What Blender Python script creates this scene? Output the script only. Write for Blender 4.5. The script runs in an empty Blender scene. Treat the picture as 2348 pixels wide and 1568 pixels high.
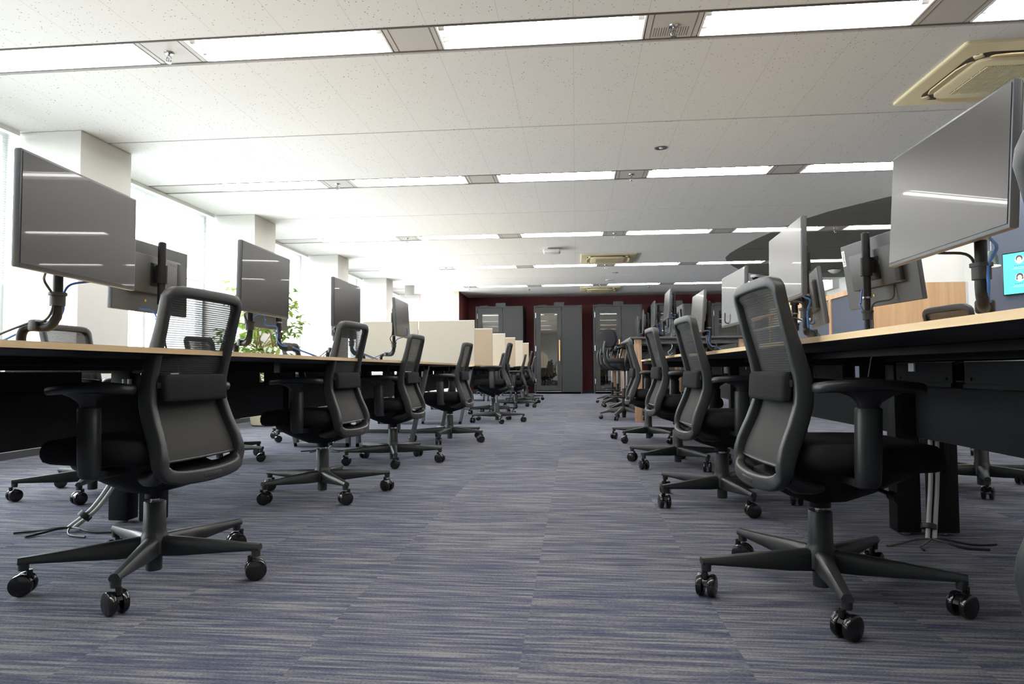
import bpy, bmesh, math, random
from mathutils import Vector, Matrix, Euler
PI = math.pi
random.seed(7)
scene = bpy.context.scene
COL = scene.collection

# ------------------------------------------------------------ camera, sky, exposure
cam_d = bpy.data.cameras.new('camera')
cam_d.sensor_width = 36.0
cam_d.lens = 1529.0 / 2348.0 * 36.0
cam_d.clip_start = 0.05
cam_d.clip_end = 200
cam = bpy.data.objects.new('camera', cam_d)
COL.objects.link(cam)
YAW, PITCH, ROLL = 0.0954952, 0.0423210, 0.0051122
_fw = Vector((-math.sin(YAW) * math.cos(PITCH), math.cos(YAW) * math.cos(PITCH), math.sin(PITCH)))
_r = Vector((math.cos(YAW), math.sin(YAW), 0))
_u = _r.cross(_fw)
_rr = _r * math.cos(ROLL) - _u * math.sin(ROLL)
_uu = _r * math.sin(ROLL) + _u * math.cos(ROLL)
_m = Matrix((_rr, _uu, -_fw)).transposed().to_4x4()
_m.translation = Vector((0, 0, 0.65))
cam.matrix_world = _m
cam_d.dof.use_dof = False
scene.camera = cam

SKY_STRENGTH = 21.0
TUBE_STRENGTH = 80.0
world = bpy.data.worlds.new('sky')
scene.world = world
world.use_nodes = True
_bg = world.node_tree.nodes['Background']
_bg.inputs['Color'].default_value = (0.93, 0.97, 1.0, 1)
_bg.inputs['Strength'].default_value = SKY_STRENGTH

scene.view_settings.view_transform = 'Standard'
scene.view_settings.look = 'None'
scene.view_settings.gamma = 1.0
scene.view_settings.use_curve_mapping = False
scene.view_settings.exposure = 0.0
scene.cycles.use_denoising = True
scene.cycles.max_bounces = 8
scene.cycles.diffuse_bounces = 5
scene.cycles.glossy_bounces = 3
scene.cycles.transparent_max_bounces = 12
scene.cycles.caustics_reflective = False
scene.cycles.caustics_refractive = False
scene.cycles.sample_clamp_indirect = 3.5

# window positions along the left wall (between the pillars)
WALL_X = -4.98
PIL = [(-1.0, -0.35), (2.22, 2.87), (5.44, 6.12), (8.66, 9.30), (11.86, 12.44), (15.02, 15.58), (18.26, 18.80)]
H = 2.80
WIN = [(PIL[i][1], PIL[i + 1][0]) for i in range(len(PIL) - 1)] + [(PIL[-1][1], 22.6)]
for a, b in WIN:      # daylight portals in the window openings
    ld = bpy.data.lights.new('window_portal', 'AREA')
    ld.shape = 'RECTANGLE'
    ld.size = b - a
    ld.size_y = 2.0
    ld.cycles.is_portal = True
    lo = bpy.data.objects.new('window_portal', ld)
    lo.location = (WALL_X - 0.25, (a + b) / 2, 1.75)
    lo.rotation_euler = Euler((0, -PI / 2, 0))
    lo.rotation_euler = Vector((1, 0, 0)).to_track_quat('-Z', 'Y').to_euler()
    COL.objects.link(lo)

# ------------------------------------------------------------ helpers
def lin(c):
    return tuple(((v / 255) / 12.92 if v / 255 <= 0.04045 else ((v / 255 + 0.055) / 1.055) ** 2.4) for v in c) + (1.0,)

def mat(name, rgb, rough=0.5, metal=0.0, spec=0.5, bump=0.0, bscale=300.0, var=0.0, vscale=6.0, coat=0.0):
    m = bpy.data.materials.new(name)
    m.use_nodes = True
    nt = m.node_tree
    b = nt.nodes['Principled BSDF']
    col = lin(rgb)
    b.inputs['Base Color'].default_value = col
    b.inputs['Roughness'].default_value = rough
    b.inputs['Metallic'].default_value = metal
    b.inputs['Specular IOR Level'].default_value = spec
    b.inputs['Coat Weight'].default_value = coat
    b.inputs['Coat Roughness'].default_value = 0.02
    tc = None
    if bump or var:
        tc = nt.nodes.new('ShaderNodeTexCoord')
    if bump:
        n = nt.nodes.new('ShaderNodeTexNoise')
        n.inputs['Scale'].default_value = bscale
        nt.links.new(tc.outputs['Object'], n.inputs['Vector'])
        bp = nt.nodes.new('ShaderNodeBump')
        bp.inputs['Strength'].default_value = bump
        bp.inputs['Distance'].default_value = 0.002
        nt.links.new(n.outputs['Fac'], bp.inputs['Height'])
        nt.links.new(bp.outputs['Normal'], b.inputs['Normal'])
    if var:
        n = nt.nodes.new('ShaderNodeTexNoise')
        n.inputs['Scale'].default_value = vscale
        n.inputs['Detail'].default_value = 3
        nt.links.new(tc.outputs['Object'], n.inputs['Vector'])
        r = nt.nodes.new('ShaderNodeValToRGB')
        r.color_ramp.elements[0].position = 0.3
        r.color_ramp.elements[1].position = 0.7
        r.color_ramp.elements[0].color = tuple(c * (1 - var) for c in col[:3]) + (1,)
        r.color_ramp.elements[1].color = tuple(min(1, c * (1 + var)) for c in col[:3]) + (1,)
        nt.links.new(n.outputs['Fac'], r.inputs['Fac'])
        nt.links.new(r.outputs['Color'], b.inputs['Base Color'])
    return m

def emit(name, rgb, strength):
    m = bpy.data.materials.new(name)
    m.use_nodes = True
    b = m.node_tree.nodes['Principled BSDF']
    b.inputs['Base Color'].default_value = lin(rgb)
    b.inputs['Emission Color'].default_value = lin(rgb)
    b.inputs['Emission Strength'].default_value = strength
    return m

def wood(name, c1, c2, axis='Z', stretch=0.06, scale=14.0, rough=0.45):
    m = bpy.data.materials.new(name)
    m.use_nodes = True
    nt = m.node_tree
    b = nt.nodes['Principled BSDF']
    b.inputs['Roughness'].default_value = rough
    tc = nt.nodes.new('ShaderNodeTexCoord')
    mp = nt.nodes.new('ShaderNodeMapping')
    s = [1.0, 1.0, 1.0]
    s['XYZ'.index(axis)] = stretch
    mp.inputs['Scale'].default_value = s
    n = nt.nodes.new('ShaderNodeTexNoise')
    n.inputs['Scale'].default_value = scale
    n.inputs['Detail'].default_value = 6
    n.inputs['Roughness'].default_value = 0.6
    r = nt.nodes.new('ShaderNodeValToRGB')
    r.color_ramp.elements[0].position = 0.35
    r.color_ramp.elements[1].position = 0.65
    r.color_ramp.elements[0].color = lin(c1)
    r.color_ramp.elements[1].color = lin(c2)
    nt.links.new(tc.outputs['Object'], mp.inputs['Vector'])
    nt.links.new(mp.outputs['Vector'], n.inputs['Vector'])
    nt.links.new(n.outputs['Fac'], r.inputs['Fac'])
    nt.links.new(r.outputs['Color'], b.inputs['Base Color'])
    return m

class MB:
    """collects shapes in one bmesh, then links them as ONE mesh object"""
    def __init__(self):
        self.bm = bmesh.new()
    def _xf(self, verts, m):
        if m is not None:
            bmesh.ops.transform(self.bm, matrix=m, verts=verts)
    def box(self, c, s, bev=0.0, seg=2, m=None, mi=0):
        r = bmesh.ops.create_cube(self.bm, size=1.0)
        vs = r['verts']
        bmesh.ops.transform(self.bm, matrix=Matrix.Translation(Vector(c)) @ Matrix.Diagonal((s[0], s[1], s[2], 1)), verts=vs)
        fs = {f for v in vs for f in v.link_faces}
        for f in fs:
            f.material_index = mi
        if bev > 0:
            es = list({e for v in vs for e in v.link_edges})
            rb = bmesh.ops.bevel(self.bm, geom=es, offset=bev, segments=seg, affect='EDGES', profile=0.5)
            vs = list({v for f in rb['faces'] for v in f.verts} | {v for v in vs if v.is_valid})
            for f in {f for v in vs for f in v.link_faces}:
                f.material_index = mi
        self._xf(vs, m)
        return vs
    def bx(self, x0, x1, y0, y1, z0, z1, bev=0.0, mi=0):
        return self.box(((x0 + x1) / 2, (y0 + y1) / 2, (z0 + z1) / 2), (abs(x1 - x0), abs(y1 - y0), abs(z1 - z0)), bev, mi=mi)
    def rings(self, rings, cap0=True, cap1=True, closed=False, mi=0):
        bm = self.bm
        vr = [[bm.verts.new(p) for p in r] for r in rings]
        n = len(vr[0])
        k = len(vr)
        for i in range(k if closed else k - 1):
            a, b = vr[i], vr[(i + 1) % k]
            for j in range(n):
                f = bm.faces.new((a[j], a[(j + 1) % n], b[(j + 1) % n], b[j]))
                f.material_index = mi
        if not closed:
            if cap0:
                bm.faces.new(list(reversed(vr[0]))).material_index = mi
            if cap1:
                bm.faces.new(vr[-1]).material_index = mi
        return [v for r in vr for v in r]
    def cyl(self, p0, p1, r0, r1=None, seg=16, mi=0):
        return self.tube([p0, p1], [r0, r0 if r1 is None else r1], seg, mi=mi)
    def tube(self, pts, r, seg=10, mi=0, cap=True, closed=False):
        pts = [Vector(p) for p in pts]
        n = len(pts)
        rs = r if isinstance(r, (list, tuple)) else [r] * n
        up = None
        out = []
        for i in range(n):
            if closed:
                t = (pts[(i + 1) % n] - pts[i - 1]).normalized()
            elif i == 0:
                t = (pts[1] - pts[0]).normalized()
            elif i == n - 1:
                t = (pts[-1] - pts[-2]).normalized()
            else:
                t = ((pts[i + 1] - pts[i]).normalized() + (pts[i] - pts[i - 1]).normalized())
                t = t.normalized() if t.length > 1e-6 else (pts[i + 1] - pts[i]).normalized()
            if up is None:
                up = Vector((0, 0, 1)) if abs(t.z) < 0.9 else Vector((1, 0, 0))
            a = (up - t * up.dot(t))
            a = a.normalized() if a.length > 1e-6 else t.orthogonal().normalized()
            b = t.cross(a)
            up = a
            out.append([pts[i] + (a * math.cos(2 * PI * j / seg) + b * math.sin(2 * PI * j / seg)) * rs[i] for j in range(seg)])
        return self.rings(out, cap, cap, closed, mi)
    def lathe(self, prof, seg=24, m=None, mi=0, cap0=True, cap1=True):
        rr = [[Vector((r * math.cos(2 * PI * j / seg), r * math.sin(2 * PI * j / seg), z)) for j in range(seg)] for r, z in prof]
        vs = self.rings(rr, cap0, cap1, mi=mi)
        self._xf(vs, m)
        return vs
    def prism(self, poly, z0, z1, m=None, mi=0):
        vs = self.rings([[Vector((x, y, z0)) for x, y in poly], [Vector((x, y, z1)) for x, y in poly]], mi=mi)
        self._xf(vs, m)
        return vs
    def quad(self, pts, mi=0):
        f = self.bm.faces.new([self.bm.verts.new(p) for p in pts])
        f.material_index = mi
    def build(self, name, mats, parent=None, smooth=35.0, loc=None, rot=None):
        bm = self.bm
        bmesh.ops.recalc_face_normals(bm, faces=bm.faces[:])
        me = bpy.data.meshes.new(name)
        bm.to_mesh(me)
        bm.free()
        for mm in (mats if isinstance(mats, (list, tuple)) else [mats]):
            me.materials.append(mm)
        if smooth:
            for p in me.polygons:
                p.use_smooth = True
            me.set_sharp_from_angle(angle=math.radians(smooth))
        o = bpy.data.objects.new(name, me)
        COL.objects.link(o)
        if parent is not None:
            o.parent = parent
        if loc is not None:
            o.location = loc
        if rot is not None:
            o.rotation_euler = rot
        return o

def bez(pts, n=8):
    """smooth polyline through control points (Catmull-Rom)"""
    P = [Vector(p) for p in pts]
    P = [P[0] * 2 - P[1]] + P + [P[-1] * 2 - P[-2]]
    out = []
    for i in range(1, len(P) - 2):
        p0, p1, p2, p3 = P[i - 1], P[i], P[i + 1], P[i + 2]
        for k in range(n):
            t = k / n
            out.append(0.5 * ((2 * p1) + (p2 - p0) * t + (2 * p0 - 5 * p1 + 4 * p2 - p3) * t * t + (3 * p1 - p0 - 3 * p2 + p3) * t ** 3))
    out.append(P[-2])
    return out

def thing(name, label, cat, loc=(0, 0, 0), rz=0.0, group=None):
    o = bpy.data.objects.new(name, None)
    o.empty_display_size = 0.1
    COL.objects.link(o)
    o.location = loc
    o.rotation_euler = (0, 0, rz)
    o['label'] = label
    o['category'] = cat
    if group:
        o['group'] = group
    return o

def tag(o, label, cat, group=None):
    o['label'] = label
    o['category'] = cat
    if group:
        o['group'] = group
    return o

def struct(o):
    o['kind'] = 'structure'
    return o

def dup(root, loc=None, rz=None, label=None, group=None):
    r = root.copy()
    COL.objects.link(r)
    if loc is not None:
        r.location = loc
    if rz is not None:
        r.rotation_euler = (0, 0, rz)
    if label:
        r['label'] = label
    if group:
        r['group'] = group
    kids = []
    for ch in sorted(root.children, key=lambda q: q.name):
        c = ch.copy()
        COL.objects.link(c)
        c.parent = r
        kids.append(c)
        for g in ch.children:
            d = g.copy()
            COL.objects.link(d)
            d.parent = c
    return r, kids

ORD = ['first', 'second', 'third', 'fourth', 'fifth', 'sixth', 'seventh', 'eighth', 'ninth', 'tenth']

# ------------------------------------------------------------ materials
M = {}
M['ceil'] = None
M['white_paint'] = mat('white_paint', (226, 226, 222), 0.7, bump=0.05, bscale=120)
M['pillar'] = mat('pillar_paint', (222, 221, 217), 0.7, bump=0.05, bscale=120)
M['maroon'] = mat('maroon_paint', (92, 34, 38), 0.75, bump=0.08, bscale=90, var=0.05)
M['navy'] = mat('navy_board', (78, 84, 98), 0.8, bump=0.1, bscale=200, var=0.05, vscale=2)
M['beige_wall'] = mat('beige_wall', (214, 206, 170), 0.7, bump=0.05)
M['dark_ceiling'] = mat('dark_ceiling_paint', (98, 98, 92), 0.8, bump=0.2, bscale=150, var=0.06)
M['groove'] = mat('ceiling_groove', (84, 82, 80), 0.7, var=0.03)
M['strip_panel'] = mat('strip_panel', (196, 192, 188), 0.55, var=0.01)
M['lamp_white'] = mat('lamp_enamel', (240, 240, 238), 0.35, var=0.005)
M['tube'] = emit('tube_light', (253, 251, 248), TUBE_STRENGTH)
M['chrome'] = mat('chrome', (200, 200, 205), 0.15, metal=1.0, var=0.01)
M['steel'] = mat('brushed_steel', (176, 178, 180), 0.3, metal=1.0, var=0.03)
M['black_plastic'] = mat('black_plastic', (31, 32, 34), 0.42, spec=0.42, bump=0.12, bscale=700)
M['frame_plastic'] = mat('grey_black_plastic', (34, 36, 37), 0.45, spec=0.42, bump=0.12, bscale=700)
M['black_gloss'] = mat('black_gloss', (22, 22, 24), 0.18, spec=0.5, var=0.02)
M['black_fabric'] = mat('black_fabric', (27, 27, 29), 0.95, spec=0.15, bump=0.5, bscale=900, var=0.12, vscale=400)
M['black_steel'] = mat('black_steel', (17, 17, 19), 0.5, spec=0.22, bump=0.05, bscale=500)
M['grey_steel'] = mat('grey_steel', (74, 76, 80), 0.45, spec=0.5, bump=0.04, bscale=500)
M['dark_panel'] = mat('dark_panel', (21, 21, 23), 0.6, spec=0.22, bump=0.1, bscale=400)
M['monitor_back'] = mat('monitor_back', (60, 62, 64), 0.5, bump=0.15, bscale=900)
M['monitor_edge'] = mat('monitor_edge', (58, 62, 68), 0.4, var=0.02)
M['screen'] = mat('screen_panel', (15, 13, 13), 0.29, spec=0.3, var=0.01, coat=0.12)
M['vent'] = mat('vent_black', (18, 18, 20), 0.6, bump=0.1)
M['blue_cable'] = mat('blue_cable', (40, 92, 165), 0.45, var=0.03)
M['black_cable'] = mat('black_cable', (26, 26, 28), 0.5, var=0.03)
M['grey_cable'] = mat('grey_cable', (168, 170, 166), 0.5, var=0.03)
M['label_white'] = mat('label_white', (230, 230, 230), 0.6, var=0.01)
M['ink'] = mat('ink', (25, 25, 25), 0.7, var=0.01)
M['ink_grey'] = mat('ink_grey', (120, 122, 124), 0.7, var=0.01)
M['yellow'] = mat('yellow_sticker', (214, 184, 50), 0.6, var=0.01)
M['desk_wood'] = wood('desk_wood', (198, 168, 124), (216, 188, 146), 'Y', 0.05, 30)
M['leg_wood'] = wood('walnut_leg', (126, 98, 74), (166, 134, 106), 'Z', 0.07, 26)
M['panel_wood'] = wood('oak_panel', (196, 152, 112), (218, 178, 136), 'Z', 0.04, 12)
M['handle_wood'] = wood('handle_wood', (206, 146, 84), (222, 164, 100), 'Z', 0.1, 30)
M['dark_top'] = mat('dark_table_top', (56, 57, 60), 0.4, var=0.04)
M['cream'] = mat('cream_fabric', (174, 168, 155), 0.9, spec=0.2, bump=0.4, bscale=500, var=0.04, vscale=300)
M['cream_trim'] = mat('cream_trim', (226, 224, 218), 0.5, var=0.01)
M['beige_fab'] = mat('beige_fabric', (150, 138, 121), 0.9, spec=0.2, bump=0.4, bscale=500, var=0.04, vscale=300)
M['booth'] = mat('booth_grey', (37, 38, 39), 0.6, spec=0.25, bump=0.05, bscale=400, var=0.02, vscale=3)
M['booth_side'] = mat('booth_side', (34, 35, 37), 0.6, var=0.02)
M['ac_cream'] = mat('ac_cream', (216, 205, 168), 0.45, var=0.015)
M['ac_slot'] = mat('ac_slot', (70, 62, 52), 0.7, var=0.02)
M['ac_louver'] = mat('ac_louver', (222, 204, 158), 0.45, var=0.015)
M['white_plastic'] = mat('white_plastic', (232, 232, 230), 0.4, var=0.01)

M['alu'] = mat('window_aluminium', (200, 204, 206), 0.4, metal=0.3, var=0.02)
M['baseboard'] = mat('baseboard', (52, 54, 60), 0.6, var=0.03)
M['pot'] = mat('plant_pot', (206, 196, 172), 0.7, var=0.05)
M['soil'] = mat('soil', (60, 46, 34), 0.95, bump=0.8, bscale=60, var=0.2)
M['bark'] = mat('bark', (122, 98, 72), 0.9, bump=0.5, bscale=40, var=0.15)
M['lamp_green'] = mat('lamp_green', (96, 118, 112), 0.25, spec=0.6, var=0.02)
M['lamp_glow'] = emit('lamp_glow', (255, 214, 170), 9.0)
M['tv_cyan'] = emit('tv_cyan', (70, 214, 214), 0.95)
M['tv_white'] = emit('tv_white', (200, 240, 240), 0.9)
M['tv_skin'] = emit('tv_skin', (206, 170, 158), 0.8)
M['tv_hair'] = emit('tv_hair', (52, 40, 40), 0.7)
M['tv_pale'] = emit('tv_pale', (178, 190, 205), 0.8)
M['tv_text'] = emit('tv_text', (24, 110, 116), 0.8)

def ceiling_mat():
    m = bpy.data.materials.new('ceiling_board')
    m.use_nodes = True
    nt = m.node_tree
    b = nt.nodes['Principled BSDF']
    b.inputs['Roughness'].default_value = 0.85
    b.inputs['Specular IOR Level'].default_value = 0.2
    tc = nt.nodes.new('ShaderNodeTexCoord')
    sp = nt.nodes.new('ShaderNodeSeparateXYZ')
    nt.links.new(tc.outputs['Object'], sp.inputs[0])
    # little worm holes
    mp = nt.nodes.new('ShaderNodeMapping')
    mp.inputs['Scale'].default_value = (38, 26, 38)
    nt.links.new(tc.outputs['Object'], mp.inputs['Vector'])
    v = nt.nodes.new('ShaderNodeTexVoronoi')
    v.inputs['Scale'].default_value = 1.0
    v.inputs['Randomness'].default_value = 1.0
    nt.links.new(mp.outputs['Vector'], v.inputs['Vector'])
    n = nt.nodes.new('ShaderNodeTexNoise')
    n.inputs['Scale'].default_value = 9
    nt.links.new(tc.outputs['Object'], n.inputs['Vector'])
    th = nt.nodes.new('ShaderNodeMath'); th.operation = 'MULTIPLY'
    nt.links.new(n.outputs['Fac'], th.inputs[0]); th.inputs[1].default_value = 0.24
    lt = nt.nodes.new('ShaderNodeMath'); lt.operation = 'LESS_THAN'
    nt.links.new(v.outputs['Distance'], lt.inputs[0]); nt.links.new(th.outputs[0], lt.inputs[1])
    # board seams every 0.455 m in x
    dv = nt.nodes.new('ShaderNodeMath'); dv.operation = 'DIVIDE'
    nt.links.new(sp.outputs['X'], dv.inputs[0]); dv.inputs[1].default_value = 0.455
    fr = nt.nodes.new('ShaderNodeMath'); fr.operation = 'FRACT'
    nt.links.new(dv.outputs[0], fr.inputs[0])
    sm = nt.nodes.new('ShaderNodeMath'); sm.operation = 'LESS_THAN'
    nt.links.new(fr.outputs[0], sm.inputs[0]); sm.inputs[1].default_value = 0.008
    mx = nt.nodes.new('ShaderNodeMix'); mx.data_type = 'RGBA'
    nt.links.new(lt.outputs[0], mx.inputs['Factor'])
    mx.inputs['A'].default_value = lin((232, 231, 228))
    mx.inputs['B'].default_value = lin((150, 147, 142))
    mx2 = nt.nodes.new('ShaderNodeMix'); mx2.data_type = 'RGBA'
    ms = nt.nodes.new('ShaderNodeMath'); ms.operation = 'MULTIPLY'
    nt.links.new(sm.outputs[0], ms.inputs[0]); ms.inputs[1].default_value = 0.42
    nt.links.new(ms.outputs[0], mx2.inputs['Factor'])
    nt.links.new(mx.outputs['Result'], mx2.inputs['A'])
    mx2.inputs['B'].default_value = lin((170, 168, 165))
    nt.links.new(mx2.outputs['Result'], b.inputs['Base Color'])
    return m
M['ceil'] = ceiling_mat()

def carpet_mat():
    m = bpy.data.materials.new('striped_carpet_tile')
    m.use_nodes = True
    nt = m.node_tree
    N = nt.nodes.new
    L = nt.links.new
    b = nt.nodes['Principled BSDF']
    b.inputs['Roughness'].default_value = 0.95
    b.inputs['Specular IOR Level'].default_value = 0.15
    tc = N('ShaderNodeTexCoord')
    sp = N('ShaderNodeSeparateXYZ')
    L(tc.outputs['Object'], sp.inputs[0])
    def math2(op, a, bv):
        q = N('ShaderNodeMath'); q.operation = op
        for i, w in enumerate((a, bv)):
            if w is None:
                continue
            if isinstance(w, (int, float)):
                q.inputs[i].default_value = w
            else:
                L(w, q.inputs[i])
        return q.outputs[0]
    tx = math2('FLOOR', math2('DIVIDE', math2('ADD', sp.outputs['X'], 0.13), 0.5), None)
    ty = math2('FLOOR', math2('ADD', math2('DIVIDE', sp.outputs['Y'], 1.0), math2('MULTIPLY', tx, 0.37)), None)
    cv = N('ShaderNodeCombineXYZ')
    L(tx, cv.inputs[0]); L(ty, cv.inputs[1])
    wn = N('ShaderNodeTexWhiteNoise'); wn.noise_dimensions = '2D'
    L(cv.outputs[0], wn.inputs['Vector'])
    off = math2('MULTIPLY', wn.outputs['Value'], 37.0)
    def streak(sx, sy, detail, scale=1.0):
        c2 = N('ShaderNodeCombineXYZ')
        L(math2('MULTIPLY', sp.outputs['X'], sx), c2.inputs[0])
        L(math2('MULTIPLY', math2('ADD', sp.outputs['Y'], off), sy), c2.inputs[1])
        L(off, c2.inputs[2])
        nz = N('ShaderNodeTexNoise')
        nz.inputs['Scale'].default_value = scale
        nz.inputs['Detail'].default_value = detail
        nz.inputs['Roughness'].default_value = 0.55
        L(c2.outputs[0], nz.inputs['Vector'])
        return nz.outputs['Fac']
    s1 = streak(4.5, 85.0, 2)
    s2 = streak(1.6, 22.0, 2)
    s3 = streak(160.0, 240.0, 1)
    mixv = math2('ADD', math2('MULTIPLY', s1, 0.62), math2('ADD', math2('MULTIPLY', s2, 0.16), math2('MULTIPLY', s3, 0.22)))
    tone = math2('ADD', mixv, math2('MULTIPLY', math2('SUBTRACT', wn.outputs['Value'], 0.5), 0.035))
    r = N('ShaderNodeValToRGB')
    e = r.color_ramp.elements
    e[0].position = 0.36; e[0].color = lin((50, 55, 76))
    e[1].position = 0.62; e[1].color = lin((127, 126, 128))
    e2 = r.color_ramp.elements.new(0.47); e2.color = lin((78, 81, 96))
    e3 = r.color_ramp.elements.new(0.53); e3.color = lin((100, 100, 108))
    L(tone, r.inputs['Fac'])
    L(r.outputs['Color'], b.inputs['Base Color'])
    bp = N('ShaderNodeBump')
    bp.inputs['Strength'].default_value = 0.5
    bp.inputs['Distance'].default_value = 0.003
    L(math2('ADD', s1, s3), bp.inputs['Height'])
    L(bp.outputs['Normal'], b.inputs['Normal'])
    return m
M['carpet'] = carpet_mat()

def mesh_fabric():
    """woven chair mesh: dark threads with open gaps between them"""
    m = bpy.data.materials.new('chair_mesh')
    m.use_nodes = True
    nt = m.node_tree
    N = nt.nodes.new
    L = nt.links.new
    b = nt.nodes['Principled BSDF']
    b.inputs['Base Color'].default_value = lin((47, 47, 46))
    b.inputs['Roughness'].default_value = 0.8
    b.inputs['Specular IOR Level'].default_value = 0.25
    out = nt.nodes['Material Output']
    tr = N('ShaderNodeBsdfTransparent')
    mx = N('ShaderNodeMixShader')
    tc = N('ShaderNodeTexCoord')
    sp = N('ShaderNodeSeparateXYZ')
    L(tc.outputs['Object'], sp.inputs[0])
    w = N('ShaderNodeMath'); w.operation = 'MULTIPLY'
    L(sp.outputs['Z'], w.inputs[0]); w.inputs[1].default_value = 2 * PI / 0.0066
    s = N('ShaderNodeMath'); s.operation = 'SINE'
    L(w.outputs[0], s.inputs[0])
    g = N('ShaderNodeMath'); g.operation = 'MULTIPLY_ADD'
    L(s.outputs[0], g.inputs[0]); g.inputs[1].default_value = 0.085; g.inputs[2].default_value = 0.905
    d = N('ShaderNodeMapRange')      # the weave is denser below the lumbar pad
    L(sp.outputs['Z'], d.inputs['Value'])
    d.inputs['From Min'].default_value = 0.60; d.inputs['From Max'].default_value = 0.56
    d.inputs['To Min'].default_value = 0.0; d.inputs['To Max'].default_value = 0.2
    ad = N('ShaderNodeMath'); ad.operation = 'ADD'; ad.use_clamp = True
    L(g.outputs[0], ad.inputs[0]); L(d.outputs[0], ad.inputs[1])
    L(ad.outputs[0], mx.inputs['Fac'])
    L(tr.outputs[0], mx.inputs[1]); L(b.outputs[0], mx.inputs[2])
    L(mx.outputs[0], out.inputs['Surface'])
    return m
M['mesh'] = mesh_fabric()

def glass_mat(name, tint=(0.96, 0.98, 0.98), refl=1.0, rough=0.0):
    m = bpy.data.materials.new(name)
    m.use_nodes = True
    nt = m.node_tree
    nt.nodes.remove(nt.nodes['Principled BSDF'])
    tr = nt.nodes.new('ShaderNodeBsdfTransparent')
    tr.inputs[0].default_value = tint + (1,)
    gl = nt.nodes.new('ShaderNodeBsdfGlossy')
    gl.inputs['Roughness'].default_value = rough
    fr = nt.nodes.new('ShaderNodeLayerWeight')
    fr.inputs['Blend'].default_value = 0.5
    pw = nt.nodes.new('ShaderNodeMath'); pw.operation = 'POWER'
    nt.links.new(fr.outputs['Facing'], pw.inputs[0]); pw.inputs[1].default_value = 5.0
    mu = nt.nodes.new('ShaderNodeMath'); mu.operation = 'MULTIPLY_ADD'; mu.use_clamp = True
    nt.links.new(pw.outputs[0], mu.inputs[0]); mu.inputs[1].default_value = 0.5; mu.inputs[2].default_value = 0.035 * refl
    mx = nt.nodes.new('ShaderNodeMixShader')
    nt.links.new(mu.outputs[0], mx.inputs[0])
    nt.links.new(tr.outputs[0], mx.inputs[1]); nt.links.new(gl.outputs[0], mx.inputs[2])
    nt.links.new(mx.outputs[0], nt.nodes['Material Output'].inputs['Surface'])
    return m
M['glass'] = glass_mat('window_glass')
M['booth_glass'] = glass_mat('booth_glass', (0.72, 0.72, 0.68), 9.0)

def leaf_mat():
    m = bpy.data.materials.new('leaf')
    m.use_nodes = True
    nt = m.node_tree
    b = nt.nodes['Principled BSDF']
    b.inputs['Roughness'].default_value = 0.4
    g = nt.nodes.new('ShaderNodeNewGeometry')
    r = nt.nodes.new('ShaderNodeValToRGB')
    e = r.color_ramp.elements
    e[0].color = lin((74, 104, 44)); e[1].color = lin((150, 168, 78))
    e2 = e.new(0.5); e2.color = lin((112, 142, 58))
    nt.links.new(g.outputs['Random Per Island'], r.inputs['Fac'])
    nt.links.new(r.outputs['Color'], b.inputs['Base Color'])
    tl = nt.nodes.new('ShaderNodeBsdfTranslucent')
    nt.links.new(r.outputs['Color'], tl.inputs[0])
    mx = nt.nodes.new('ShaderNodeMixShader')
    mx.inputs[0].default_value = 0.4
    nt.links.new(b.outputs[0], mx.inputs[1]); nt.links.new(tl.outputs[0], mx.inputs[2])
    nt.links.new(mx.outputs[0], nt.nodes['Material Output'].inputs['Surface'])
    return m
M['leaf'] = leaf_mat()

def blind_mat():
    m = mat('blind_slat', (236, 238, 236), 0.55, var=0.01)
    nt = m.node_tree
    b = nt.nodes['Principled BSDF']
    tl = nt.nodes.new('ShaderNodeBsdfTranslucent')
    tl.inputs[0].default_value = lin((240, 242, 240))
    mx = nt.nodes.new('ShaderNodeMixShader')
    mx.inputs[0].default_value = 0.06
    nt.links.new(b.outputs[0], mx.inputs[1]); nt.links.new(tl.outputs[0], mx.inputs[2])
    nt.links.new(mx.outputs[0], nt.nodes['Material Output'].inputs['Surface'])
    return m
M['blind'] = blind_mat()

# ------------------------------------------------------------ the room
XR, Y0, Y1 = 9.5, -4.0, 22.6
b = MB(); b.bx(-5.2, XR + 0.1, Y0 - 0.1, Y1 + 0.1, -0.1, 0.0)
struct(b.build('floor', M['carpet'], smooth=0))

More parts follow.
